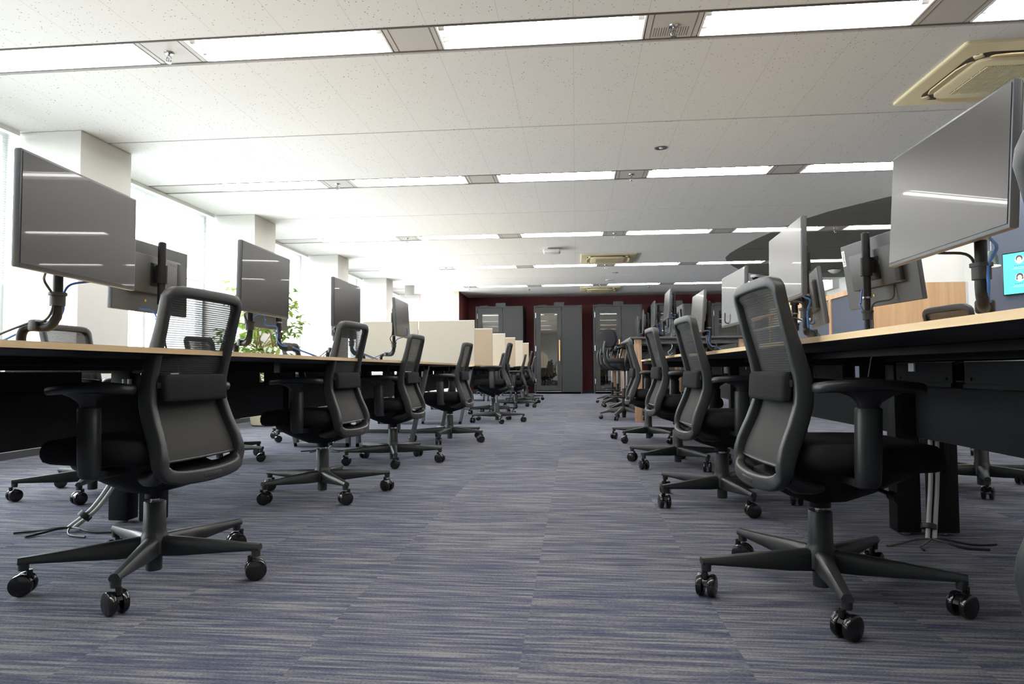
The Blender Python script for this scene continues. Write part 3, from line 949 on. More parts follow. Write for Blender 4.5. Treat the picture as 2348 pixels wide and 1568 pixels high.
def make_chair():
    t = thing('office_chair', 'x', 'chair')
    # centre column
    q = MB()
    q.lathe([(0.022, 0.022), (0.024, 0.024), (0.024, 0.075), (0.046, 0.078), (0.046, 0.118), (0.036, 0.138), (0.0335, 0.15), (0.0325, 0.236), (0.030, 0.239), (0.016, 0.239)], 26)
    q.build('column', M['frame_plastic'], t, 40)
    q = MB(); q.cyl((0, 0, 0.12), (0, 0, 0.30), 0.0135, seg=18)
    q.build('gas_lift', M['chrome'], t)
    leg = make_leg(make_caster())
    leg.parent = t
    legs = [leg]
    for k in range(1, 5):
        l2 = leg.copy(); COL.objects.link(l2); l2.parent = t
        c2 = leg.children[0].copy(); COL.objects.link(c2); c2.parent = l2
        legs.append(l2)
    # mechanism under the seat
    q = MB()
    rings = []
    for y, hw, z0, z1 in ((0.235, 0.06, 0.352, 0.368), (0.20, 0.13, 0.335, 0.372), (0.12, 0.15, 0.305, 0.374), (0.04, 0.14, 0.278, 0.374), (-0.04, 0.12, 0.272, 0.372), (-0.11, 0.10, 0.292, 0.365), (-0.16, 0.09, 0.318, 0.352)):
        rings.append([Vector((-hw * 0.55, y, z0)), Vector((hw * 0.55, y, z0)), Vector((hw * 0.9, y, z0 + (z1 - z0) * 0.45)), Vector((hw, y, z1)), Vector((-hw, y, z1)), Vector((-hw * 0.9, y, z0 + (z1 - z0) * 0.45))])
    q.rings(rings)
    q.cyl((0, 0, 0.25), (0, 0, 0.28), 0.03, seg=18)
    q.cyl((0.12, 0.10, 0.325), (0.225, 0.10, 0.318), 0.006, seg=8)
    q.cyl((0.20, 0.10, 0.319), (0.235, 0.10, 0.317), 0.013, seg=12)
    q.build('mechanism', M['black_steel'], t, 40)
    # seat cushion
    q = MB()
    def outline(k, dz, yf=0.0):
        out = []
        n = 40
        for j in range(n):
            a = 2 * PI * j / n
            ca, sa = math.cos(a), math.sin(a)
            e = 2 / 4.2
            x = 0.215 * k * math.copysign(abs(ca) ** e, ca)
            y = 0.072 + 0.212 * k * math.copysign(abs(sa) ** e, sa)
            drop = -max(0, y - 0.20) ** 2 * 2.2
            out.append(Vector((x, y, dz + drop)))
        return out
    q.rings([outline(0.90, 0.374), outline(0.97, 0.384), outline(1.0, 0.402), outline(1.0, 0.42), outline(0.975, 0.436), outline(0.92, 0.446), outline(0.7, 0.45), outline(0.3, 0.448)])
    q.build('seat', M['black_fabric'], t, 60)
    # back frame: closed sweep
    path = []
    zs = [0.855, 0.82, 0.78, 0.74, 0.70, 0.66, 0.63, 0.605, 0.58, 0.55, 0.52, 0.49, 0.46, 0.43, 0.40, 0.378]
    right = [(back_w(z), back_y(z), z) for z in zs]
    top = [(0.0, -0.180, 0.892), (0.07, -0.179, 0.892), (0.12, -0.177, 0.891), (0.145, -0.175, 0.888), (0.160, -0.171, 0.879), (0.167, -0.168, 0.868)]
    bot = [(0.178, -0.170, 0.360), (0.163, -0.178, 0.345), (0.135, -0.184, 0.337), (0.09, -0.190, 0.333), (0.045, -0.193, 0.331), (0.0, -0.194, 0.330)]
    half = top + right + bot
    path = half + [(-x, y, z) for x, y, z in reversed(half[1:-1])]
    P = [Vector(p) for p in path]
    n = len(P)
    rings = []
    for i in range(n):
        tg = (P[(i + 1) % n] - P[i - 1]).normalized()
        x, y, z = P[i]
        bk = Vector((0, -1, 0)); bk = (bk - tg * bk.dot(tg)).normalized()
        a = tg.cross(bk).normalized()
        ax = abs(x)
        if z > 0.865:
            dep, wid = 0.016, 0.0165
        elif z < 0.365:
            dep, wid = 0.015, 0.0205
        else:
            f = min(1, max(0, (0.80 - z) / 0.2))
            dep, wid = 0.016 + 0.0085 * f, 0.0125 + 0.0015 * f
            if z < 0.42:
                g = (0.42 - z) / 0.055
                dep = dep + (0.018 - dep) * min(1, g * 0.7); wid = wid + 0.006 * min(1, g)
        sec = []
        for j in range(20):
            an = 2 * PI * j / 20
            ca, sa = math.cos(an), math.sin(an)
            e = 0.42
            sec.append(P[i] + bk * (dep * math.copysign(abs(ca) ** e, ca)) + a * (wid * math.copysign(abs(sa) ** e, sa)))
        rings.append(sec)
    q = MB()
    q.rings(rings, closed=True)
    # lower arms of the frame that run forward under the seat
    for sx in (-1, 1):
        q.tube([(sx * 0.172, -0.160, 0.355), (sx * 0.155, -0.125, 0.336), (sx * 0.12, -0.07, 0.326), (sx * 0.08, -0.02, 0.325)], [0.021, 0.022, 0.02, 0.017], 10)
    q.box((0, -0.207, 0.331), (0.085, 0.004, 0.014), 0.0015)
    q.build('back_frame', M['frame_plastic'], t, 50)
    # mesh
    q = MB()
    zz = [0.388 + (0.882 - 0.388) * i / 30 for i in range(31)]
    grid = []
    for z in zz:
        w = back_w(z) - 0.006
        grid.append([q.bm.verts.new((w * u, back_y(z) + 0.004 - 0.012 * (1 - u * u) - (0.01 if z > 0.85 else 0), z)) for u in [-1 + 2 * k / 12 for k in range(13)]])
    for i in range(30):
        for j in range(12):
            q.bm.faces.new((grid[i][j], grid[i][j + 1], grid[i + 1][j + 1], grid[i + 1][j]))
    q.build('back_mesh', M['mesh'], t, 80)
    # hem along the lower edge of the mesh
    q = MB()
    q.tube([( (back_w(0.386) - 0.008) * u, back_y(0.386) + 0.004 - 0.012 * (1 - u * u), 0.385) for u in [-1 + 2 * k / 12 for k in range(13)]], 0.005, 8)
    q.build('mesh_hem', M['black_plastic'], t)
    # lumbar pad behind the mesh
    q = MB()
    rings = []
    for u in [-1, -0.97, -0.9, -0.5, 0, 0.5, 0.9, 0.97, 1]:
        k = 1.0 if abs(u) < 0.95 else (0.9 if abs(u) < 0.99 else 0.62)
        yc = -0.137 - 0.006 * (1 - u * u)
        sec = []
        for j in range(14):
            an = 2 * PI * j / 14
            ca, sa = math.cos(an), math.sin(an)
            e = 0.45
            sec.append(Vector((0.146 * u, yc + 0.016 * k * math.copysign(abs(ca) ** e, ca) + 0.004 * sa, 0.601 + 0.042 * (0.8 + 0.2 * k) * math.copysign(abs(sa) ** e, sa))))
        rings.append(sec)
    q.rings(rings)
    for sx in (-1, 1):
        q.box((sx * 0.152, -0.128, 0.61), (0.02, 0.014, 0.02), 0.003)
    q.build('lumbar_pad', M['black_fabric'], t, 50)
    # armrests
    for sx in (-1, 1):
        a = MB()
        rings = []
        for z, rx, ry, yc in ((0.345, 0.017, 0.024, 0.024), (0.355, 0.021, 0.031, 0.026), (0.40, 0.0225, 0.033, 0.028), (0.545, 0.0225, 0.033, 0.032), (0.549, 0.020, 0.030, 0.032)):
            sec = []
            for j in range(18):
                an = 2 * PI * j / 18
                ca, sa = math.cos(an), math.sin(an)
                sec.append(Vector((sx * 0.232 + rx * math.copysign(abs(ca) ** 0.75, ca), yc + ry * math.copysign(abs(sa) ** 0.75, sa), z)))
            rings.append(sec)
        a.rings(rings)
        a.box((sx * 0.165, 0.026, 0.353), (0.15, 0.05, 0.024), 0.006)
        ro = a.build('armrest', M['frame_plastic'], t, 45)
        f = MB()
        rings = []
        for z, rx, ry, yc in ((0.546, 0.016, 0.026, 0.032), (0.562, 0.017, 0.032, 0.034), (0.578, 0.021, 0.054, 0.040), (0.588, 0.027, 0.085, 0.042), (0.595, 0.030, 0.098, 0.042)):
            rings.append([Vector((sx * 0.232 + rx * math.cos(2 * PI * j / 20), yc + ry * math.sin(2 * PI * j / 20), z)) for j in range(20)])
        f.rings(rings)
        f.build('arm_bracket', M['black_plastic'], ro, 45)
        f = MB()
        rings = []
        def pad(k, z):
            out = []
            for j in range(28):
                an = 2 * PI * j / 28
                ca, sa = math.cos(an), math.sin(an)
                x = 0.043 * k * math.copysign(abs(ca) ** 0.6, ca)
                y = 0.040 + (0.142 - 0.043 * (1 - k)) * math.copysign(abs(sa) ** 0.6, sa)
                out.append(Vector((sx * 0.232 + x - sx * 0.012 * ((y - 0.04) / 0.14) ** 2, y, z - 0.010 * ((y - 0.03) / 0.14) ** 2)))
            return out
        f.rings([pad(0.86, 0.594), pad(0.97, 0.599), pad(1.0, 0.608), pad(0.97, 0.616), pad(0.86, 0.6205), pad(0.4, 0.622)])
        f.build('arm_pad', M['black_plastic'], ro, 50)
    return t
chair0 = make_chair()
UP = {'mechanism', 'seat', 'back_frame', 'back_mesh', 'mesh_hem', 'lumbar_pad', 'armrest', 'gas_lift'}
used = [False]
def place_chair(x, y, face, star, raise_, label, group):
    rz = face - PI / 2
    if not used[0]:
        r, kids = chair0, sorted(chair0.children, key=lambda q: q.name)
        r.location = (x, y, 0); r.rotation_euler = (0, 0, rz); r['label'] = label; r['group'] = group
        used[0] = True
    else:
        r, kids = dup(chair0, (x, y, 0), rz, label, group)
    k = 0
    rnd = random.Random(int(x * 1000) + int(y * 77))
    for c in kids:
        nm = c.name.split('.')[0]
        if nm == 'leg':
            c.rotation_euler = (0, 0, math.radians(star + 72 * k) - rz)
            for g in c.children:
                g.rotation_euler = (0, 0, rnd.uniform(0, 2 * PI))
            k += 1
        elif nm in UP:
            c.location = (0, 0, raise_)
    return r
GL, GR, GW = 'mesh office chairs left of the aisle', 'mesh office chairs right of the aisle', 'mesh office chairs on the window side'
place_chair(-1.344, 2.033, PI - 0.107, 0, 0, 'black mesh office chair at lower left, nearest of those left of the aisle', GL)
place_chair(-1.341, 3.443, PI - 0.067, 22, 0, 'black mesh office chair second in the left row, in front of the second screen', GL)
place_chair(-1.305, 4.685, PI - 0.03, 0, 0, 'black mesh office chair third in the left row, before the narrow third screen', GL)
place_chair(-1.17, 6.124, PI - 0.05, 48, 0, 'black mesh office chair fourth in the left row, in front of the big cream panel', GL)
place_chair(-1.00, 8.395, PI - 0.02, 70, 0.088, 'black mesh office chair raised high on its silver lift, just past the big cream panel', GL)
place_chair(-1.24, 9.90, PI, 54, 0.0, 'low black mesh office chair half hidden behind the raised chair, beside the cream panels', GL)
place_chair(-1.05, 11.62, PI + 0.05, 58, 0.02, 'black mesh office chair sixth in the left row, at the fourth cream panel', GL)
place_chair(-1.03, 13.0, PI + 0.05, 30, 0.11, 'tall standing black mesh chair second farthest in the left row, near the middle cabinet', GL)
place_chair(-1.06, 14.4, PI + 0.08, 10, 0.045, 'black mesh office chair farthest in the left row, overlapping the middle cabinet', GL)
place_chair(0.705, 0.66, 0.03, 20, 0.02, 'black mesh office chair cut off by the right edge, nearest of all', GR)
place_chair(0.702, 2.034, 0.066, 44, 0, 'large black mesh office chair at lower right, whole back and base in view', GR)
place_chair(0.706, 3.369, 0.07, 64, 0, 'black mesh office chair directly behind the large chair at lower right', GR)
place_chair(0.685, 4.655, 0.06, 6, 0.025, 'black mesh office chair seen edge-on, third whole one from the front on the right', GR)
place_chair(0.655, 6.227, 0.03, 10, 0.02, 'black mesh office chair farthest in the right row, beside the walnut table leg', GR)
place_chair(-2.60, 3.39, 0.03, 10, 0, 'black mesh office chair beyond the left desk, below the first pillar', GW)
place_chair(-2.60, 4.68, 0.0, 65, 0, 'black mesh office chair beyond the left desk, glimpsed through the nearest chair back', GW)
place_chair(-2.585, 6.22, 0.0, 30, 0.02, 'black mesh office chair beyond the left desk, beside the potted tree', GW)
place_chair(2.17, 3.84, 0.15, 28, 0.08, 'black mesh office chair beyond the right desk, in front of the oak wall', 'mesh office chairs beyond the right desk')
place_chair(2.62, 5.40, math.radians(176), 50, 0.0, 'black mesh office chair beyond the right desk, only its base seen under the desk', 'mesh office chairs beyond the right desk')

# ------------------------------------------------------------ drafting stools
def make_stool():
    t = thing('drafting_stool', 'x', 'stool')
    q = MB()
    q.lathe([(0.022, 0.025), (0.024, 0.03), (0.03, 0.10), (0.034, 0.12), (0.032, 0.16), (0.026, 0.19), (0.026, 0.40), (0.023, 0.405)], 20)
    q.build('column', M['black_steel'], t, 40)
    q = MB(); q.cyl((0, 0, 0.38), (0, 0, 0.66), 0.014, seg=16); q.build('gas_lift', M['steel'], t)
    for k in range(5):
        a = math.radians(20 + 72 * k)
        l = MB()
        l.rings([[Vector((x, w * c, z + h * s)) for c, s in ((-1, -1), (1, -1), (1, 0.5), (0.5, 1), (-0.5, 1), (-1, 0.5))]
                 for x, w, z, h in ((0.02, 0.024, 0.14, 0.03), (0.12, 0.021, 0.128, 0.026), (0.24, 0.018, 0.10, 0.017), (0.31, 0.016, 0.082, 0.011))])
        lo = l.build('leg', M['black_plastic'], t, 40, rot=(0, 0, a))
        c = MB()
        for sx in (-1, 1):
            c.lathe([(0.022, -0.009), (0.028, -0.005), (0.028, 0.005), (0.022, 0.009)], 18, m=Matrix.Translation((0.30, sx * 0.015, 0.028)) @ Matrix.Rotation(PI / 2, 4, 'X'))
        c.box((0.30, 0, 0.048), (0.036, 0.012, 0.03), 0.004)
        c.build('caster', M['black_gloss'], lo, 40)
    q = MB()
    q.tube([(0.20 * math.cos(2 * PI * j / 32), 0.20 * math.sin(2 * PI * j / 32), 0.30) for j in range(32)], 0.010, 8, closed=True)
    for k in range(3):
        a = 2 * PI * k / 3
        q.cyl((0.03 * math.cos(a), 0.03 * math.sin(a), 0.285), (0.20 * math.cos(a), 0.20 * math.sin(a), 0.30), 0.007, seg=8)
    q.lathe([(0.027, 0.27), (0.034, 0.275), (0.034, 0.30), (0.027, 0.305)], 18)
    q.build('foot_ring', M['black_steel'], t, 40)
    q = MB()
    def outl(k, z):
        return [Vector((0.225 * k * math.copysign(abs(math.cos(2 * PI * j / 32)) ** 0.6, math.cos(2 * PI * j / 32)),
                        0.03 + 0.225 * k * math.copysign(abs(math.sin(2 * PI * j / 32)) ** 0.6, math.sin(2 * PI * j / 32)), z)) for j in range(32)]
    q.rings([outl(0.88, 0.735), outl(0.97, 0.75), outl(1, 0.77), outl(0.97, 0.79), outl(0.85, 0.80), outl(0.4, 0.803)])
    q.build('seat', M['black_fabric'], t, 60)
    q = MB()
    q.rings([outl(0.55, 0.66), outl(0.78, 0.69), outl(0.88, 0.735)])
    q.cyl((0, 0, 0.63), (0, 0, 0.665), 0.035, seg=16)
    q.build('seat_shell', M['black_plastic'], t, 50)
    # shield shaped backrest
    q = MB()
    prof = [(-0.17, 0.96), (-0.195, 1.0), (-0.198, 1.06), (-0.18, 1.12), (-0.14, 1.16), (-0.07, 1.178), (0, 1.18)]
    prof = prof + [(-x, z) for x, z in reversed(prof[:-1])] + [(0.13, 0.94), (0.0, 0.935), (-0.13, 0.94)]
    def bk(k, dy):
        return [Vector((x * k, -0.25 + dy + 0.9 * (x * k) ** 2, 1.06 + (z - 1.06) * k)) for x, z in prof]
    q.rings([bk(0.5, 0.022), bk(0.9, 0.02), bk(1.0, 0.0), bk(0.95, -0.025), bk(0.5, -0.032)])
    q.build('backrest', M['black_fabric'], t, 50)
    q = MB()
    q.tube(bez([(0, -0.27, 1.02), (0, -0.292, 0.92), (0, -0.27, 0.78), (0, -0.19, 0.68), (0, -0.06, 0.655)], 6), 0.02, 10)
    q.build('back_stem', M['black_plastic'], t)
    for sx in (-1, 1):
        q = MB()
        q.tube(bez([(sx * 0.26, -0.09, 0.975), (sx * 0.265, -0.12, 0.85), (sx * 0.25, -0.13, 0.74), (sx * 0.18, -0.07, 0.675), (sx * 0.06, 0.0, 0.658)], 6), 0.015, 10)
        ao = q.build('armrest', M['black_plastic'], t)
        q = MB()
        o = [(sx * 0.255 + 0.04 * math.copysign(abs(math.cos(2 * PI * j / 24)) ** 0.7, math.cos(2 * PI * j / 24)), -0.03 + 0.14 * math.copysign(abs(math.sin(2 * PI * j / 24)) ** 0.7, math.sin(2 * PI * j / 24))) for j in range(24)]
        q.rings([[Vector((sx * 0.255 + (x - sx * 0.255) * k, y * k, z)) for x, y in o] for k, z in ((0.85, 0.972), (1, 0.98), (1, 0.99), (0.88, 0.998))])
        q.build('arm_pad', M['black_plastic'], ao, 50)
    return t
stool0 = make_stool()
GS = 'drafting stools at the tall table'
for i, (x, y, f, lab) in enumerate(((0.62, 8.86, 0.5, 'black drafting stool with round back, nearest at the tall dark table'),
                                    (0.78, 10.4, 0.02, 'black drafting stool second from the front along the tall table'),
                                    (0.725, 11.9, 0.0, 'black drafting stool third from the front along the tall table'),
                                    (0.702, 13.2, 0.3, 'black drafting stool farthest along the tall table, by the cabinets'))):
    if i == 0:
        stool0.location = (x, y, 0); stool0.rotation_euler = (0, 0, f - PI / 2); stool0['label'] = lab; stool0['group'] = GS
    else:
        dup(stool0, (x, y, 0), f - PI / 2, lab, GS)

# ------------------------------------------------------------ bench desks
def desk(label, xc, y0, y1, zt, legs, half=0.70, frames=False, group='light wood bench desks'):
    t = thing('bench_desk', label, 'desk', (xc, (y0 + y1) / 2, 0), 0, group)
    yc = (y0 + y1) / 2
    L = (y1 - y0) / 2
    for sx in (-1, 1):
        q = MB()
        a, c = sorted((sx * 0.012, sx * half))
        e = 0.03          # underside chamfer toward the user edge
        prof = [(sx * 0.012, zt - 0.026), (sx * 0.012, zt), (sx * half, zt), (sx * half, zt - 0.016), (sx * (half - 0.012), zt - 0.020), (sx * (half - 0.05), zt - 0.026)]
        q.rings([[Vector((x, -L + 0.002, z)) for x, z in prof], [Vector((x, L - 0.002, z)) for x, z in prof]])
        for f in q.bm.faces:
            nrm = f.calc_center_median()
        o = q.build('desktop', [M['desk_wood'], M['black_steel']], t, smooth=0)
        for p in o.data.polygons:
            if p.normal.z < -0.5:
                p.material_index = 1
    # steel rails and cross beams below the top
    q = MB()
    for sx in (-1, 1):
        q.bx(sx * 0.40 - 0.02, sx * 0.40 + 0.02, -L + 0.06, L - 0.06, zt - 0.05, zt - 0.027)
        q.bx(sx * 0.16 - 0.02, sx * 0.16 + 0.02, -L + 0.06, L - 0.06, zt - 0.062, zt - 0.027)
    for y in ([-L + 0.3, L - 0.3] + [v - yc for v in legs]):
        q.bx(-half + 0.08, half - 0.08, y - 0.03, y + 0.03, zt - 0.075, zt - 0.03)
    q.build('under_frame', M['black_steel'], t, smooth=0)
    # cable trays: one short box after another
    n = max(2, int(round(2 * L / 0.47)))
    for i in range(n):
        ya = -L + 0.05 + (2 * L - 0.1) * i / n + 0.035
        yb = -L + 0.05 + (2 * L - 0.1) * (i + 1) / n - 0.035
        if any(ya - 0.05 < v - yc < yb + 0.05 for v in legs):
            continue
        q = MB()
        for sx in (-1, 1):
            q.bx(sx * 0.115 - 0.004, sx * 0.115 + 0.004, ya, yb, zt - 0.137, zt - 0.068)
            for yy in (ya + 0.035, yb - 0.035):
                q.cyl((sx * 0.119, yy, zt - 0.124), (sx * 0.123, yy, zt - 0.124), 0.005, seg=10)
        q.bx(-0.115, 0.115, ya, yb, zt - 0.141, zt - 0.135)
        for sx in (-1, 1):
            q.bx(sx * 0.118 - 0.006, sx * 0.118 + 0.006, ya, yb, zt - 0.152, zt - 0.139)
        for sx in (-1, 1):
            q.bx(sx * 0.115 - 0.005, sx * 0.115 + 0.005, ya, yb, zt - 0.069, zt - 0.0665, mi=1)
        q.build('cable_tray', [M['dark_panel'], M['steel']], t, smooth=0)
    # modesty panels
    for sx in (-1, 1):
        q = MB()
        q.bx(sx * 0.03 - 0.006, sx * 0.03 + 0.006, -L + 0.05, L - 0.05, zt - (0.357 if xc > 0 else 0.33), zt - 0.145)
        q.build('modesty_panel', M['dark_panel'], t, smooth=0)
    rnd = random.Random(int(y0 * 10))
    for i in range(max(4, n // 2)):
        y = -L + 0.3 + (2 * L - 0.6) * i / (max(4, n // 2) - 1)
        for sx in (-1, 1):
            x = sx * (0.20 + 0.1 * rnd.random())
            q = MB()
            q.tube([(x, y - 0.02, zt - 0.028), (x, y + 0.01, zt - 0.05), (x, y + 0.05 * rnd.random(), zt - 0.09 - 0.05 * rnd.random())], 0.0024, 6)
            q.build('wire_hook', M['steel'], t)
    if xc > 0 and y0 < 0:
        q = MB(); q.bx(-0.126, -0.1205, 2.57 - yc, 2.61 - yc, zt - 0.10, zt - 0.07)
        o = q.build('rating_label', M['label_white'], t, smooth=0)
    for v in legs:
        y = v - yc
        if not frames:
            for sx in (-1, 1):
                q = MB()
                q.box((sx * 0.07, y, (zt - 0.03) / 2 + 0.004), (0.09, 0.075, zt - 0.045), 0.006)
                q.box((sx * 0.07, y - 0.039, 0.30), (0.02, 0.003, 0.12), 0.001)
                lo = q.build('leg', M['black_steel'], t)
                f = MB(); f.cyl((sx * 0.07, y, 0), (sx * 0.07, y, 0.016), 0.018, seg=14)
                f.build('foot', M['steel'], lo)
        else:
            for sx in (-1, 1):
                q = MB()
                # closed trapezoid of square tube for this half of the desk
                pts = [(sx * 0.045, zt - 0.045), (sx * 0.045, 0.022), (sx * 0.50, 0.022), (sx * 0.64, zt - 0.045)]
                w = 0.018
                for (xa, za), (xb, zb) in zip(pts, pts[1:] + pts[:1]):
                    d = Vector((xb - xa, 0, zb - za)); ln = d.length; d.normalize()
                    ang = math.atan2(d.z, d.x)
                    q.box((0, 0, 0), (ln + 2 * w, 0.045, 2 * w), 0.004, m=Matrix.Translation(((xa + xb) / 2, y, (za + zb) / 2)) @ Matrix.Rotation(-ang, 4, 'Y'))
                q.build('leg_frame', M['grey_steel'], t)
    return t
RZ = 0.738
LZ = 0.72
desk('near left wooden bench desk on twin black legs below the two nearest left screens', -1.90, -0.03, 4.16, LZ, [0.25, 2.76])
desk('second left wooden bench desk on sloping grey frames, ending before the cream panels', -1.90, 4.17, 6.97, LZ, [5.57, 6.87], frames=True)
desk('long wooden bench desk carrying the row of cream panels', -1.90, 7.84, 17.0, LZ, [8.0, 11.0, 14.0, 16.8], frames=True)
desk('right wooden bench desk on twin black legs behind the large chair', 1.355, -0.03, 4.17, RZ, [0.25, 2.79])
desk('farthest right wooden bench desk, ending at the tall dark table', 1.345, 4.18, 6.75, RZ + 0.008, [5.54])

# cream desk panels
first = None
YS = [(7.87, -1.20, 1.25), (9.5, -1.19, 1.253), (11.0, -1.165, 1.261), (12.55, -1.14, 1.27), (14.1, -1.12, 1.28), (15.6, -1.10, 1.29)]
for i, (y, xr, zt) in enumerate(YS):
    for sx, hn in ((1, 'aisle'), (-1, 'window')):
        lab = '%s fabric desk panel standing across the long desk, %s from the front, %s half' % ('cream' if i % 2 == 0 else 'beige', ORD[i], hn)
        t = thing('desk_panel', lab, 'panel', (xr - 0.34 - (0 if sx == 1 else 0.69), y, LZ), 0, 'fabric panels across the long left desk')
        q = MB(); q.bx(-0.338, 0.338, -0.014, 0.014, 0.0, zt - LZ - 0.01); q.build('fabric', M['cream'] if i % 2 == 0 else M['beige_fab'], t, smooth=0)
        q = MB(); q.bx(-0.34, 0.34, -0.016, 0.016, zt - LZ - 0.01, zt - LZ, bev=0.002); q.build('top_trim', M['cream_trim'], t)

# ------------------------------------------------------------ monitors and their poles
def text_mesh(name, s, size, material, parent, loc, rot):
    cu = bpy.data.curves.new(name, 'FONT')
    cu.body = s
    cu.size = size
    cu.align_x = 'CENTER'; cu.align_y = 'CENTER'
    cu.extrude = 0.0003
    cu.materials.append(material)
    o = bpy.data.objects.new(name, cu)
    COL.objects.link(o)
    o.parent = parent
    o.location = loc
    me = bpy.data.meshes.new_from_object(o)
    me.name = name
    ob = bpy.data.objects.new(name, me)
    COL.objects.link(ob)
    ob.parent = parent
    ob.location = loc
    ob.rotation_euler = rot
    bpy.data.objects.remove(o)
    return ob
MW, MH = 0.60, 0.352
def make_monitor():
    """screen faces +y, origin at the middle of the screen"""
    t = thing('monitor', 'x', 'monitor')
    q = MB(); q.box((0, -0.010, 0), (MW, 0.02, MH), 0.003); q.build('casing', M['monitor_edge'], t)
    q = MB(); q.box((0, 0.0008, 0.002), (MW - 0.012, 0.002, MH - 0.018), 0.0008, 1); q.build('screen', M['screen'], t)
    q = MB(); q.box((0, -0.0215, 0), (MW - 0.006, 0.003, MH - 0.006), 0.001, 1)
    q.box((0, -0.034, 0.015), (0.40, 0.026, 0.19), 0.006)
    q.build('back_cover', M['monitor_back'], t)
    q = MB(); q.box((0.1835, -0.0365, 0.015), (0.037, 0.024, 0.17), 0.004); q.build('vent_block', M['vent'], t)
    q = MB(); q.box((0.0, -0.050, 0.015), (0.115, 0.006, 0.115), 0.002)
    for sx in (-1, 1):
        for sz in (-1, 1):
            q.cyl((sx * 0.05, -0.053, 0.015 + sz * 0.05), (sx * 0.05, -0.0555, 0.015 + sz * 0.05), 0.004, seg=8)
    q.build('mount_plate', M['black_steel'], t)
    q = MB(); q.box((-0.06, -0.0245, -0.118), (0.012, 0.002, 0.012), 0.0005, 1); q.build('yellow_sticker', M['yellow'], t, smooth=0)
    q = MB(); q.box((0.04, -0.0475, 0.04), (0.035, 0.001, 0.02), 0.0002, 1); q.build('rating_sticker', M['label_white'], t, smooth=0)
    return t
mon0 = make_monitor()
mused = [False]
def monitor(x, y, z, face, tilt, label, group):
    """face: angle of the screen normal"""
    rz = face - PI / 2
    if not mused[0]:
        r = mon0; mused[0] = True
        r['label'] = label; r['group'] = group
    else:
        r, _ = dup(mon0, None, None, label, group)
    r.location = (x, y, z)
    r.rotation_mode = 'XYZ'
    r.rotation_euler = (tilt, 0, rz)
    return r

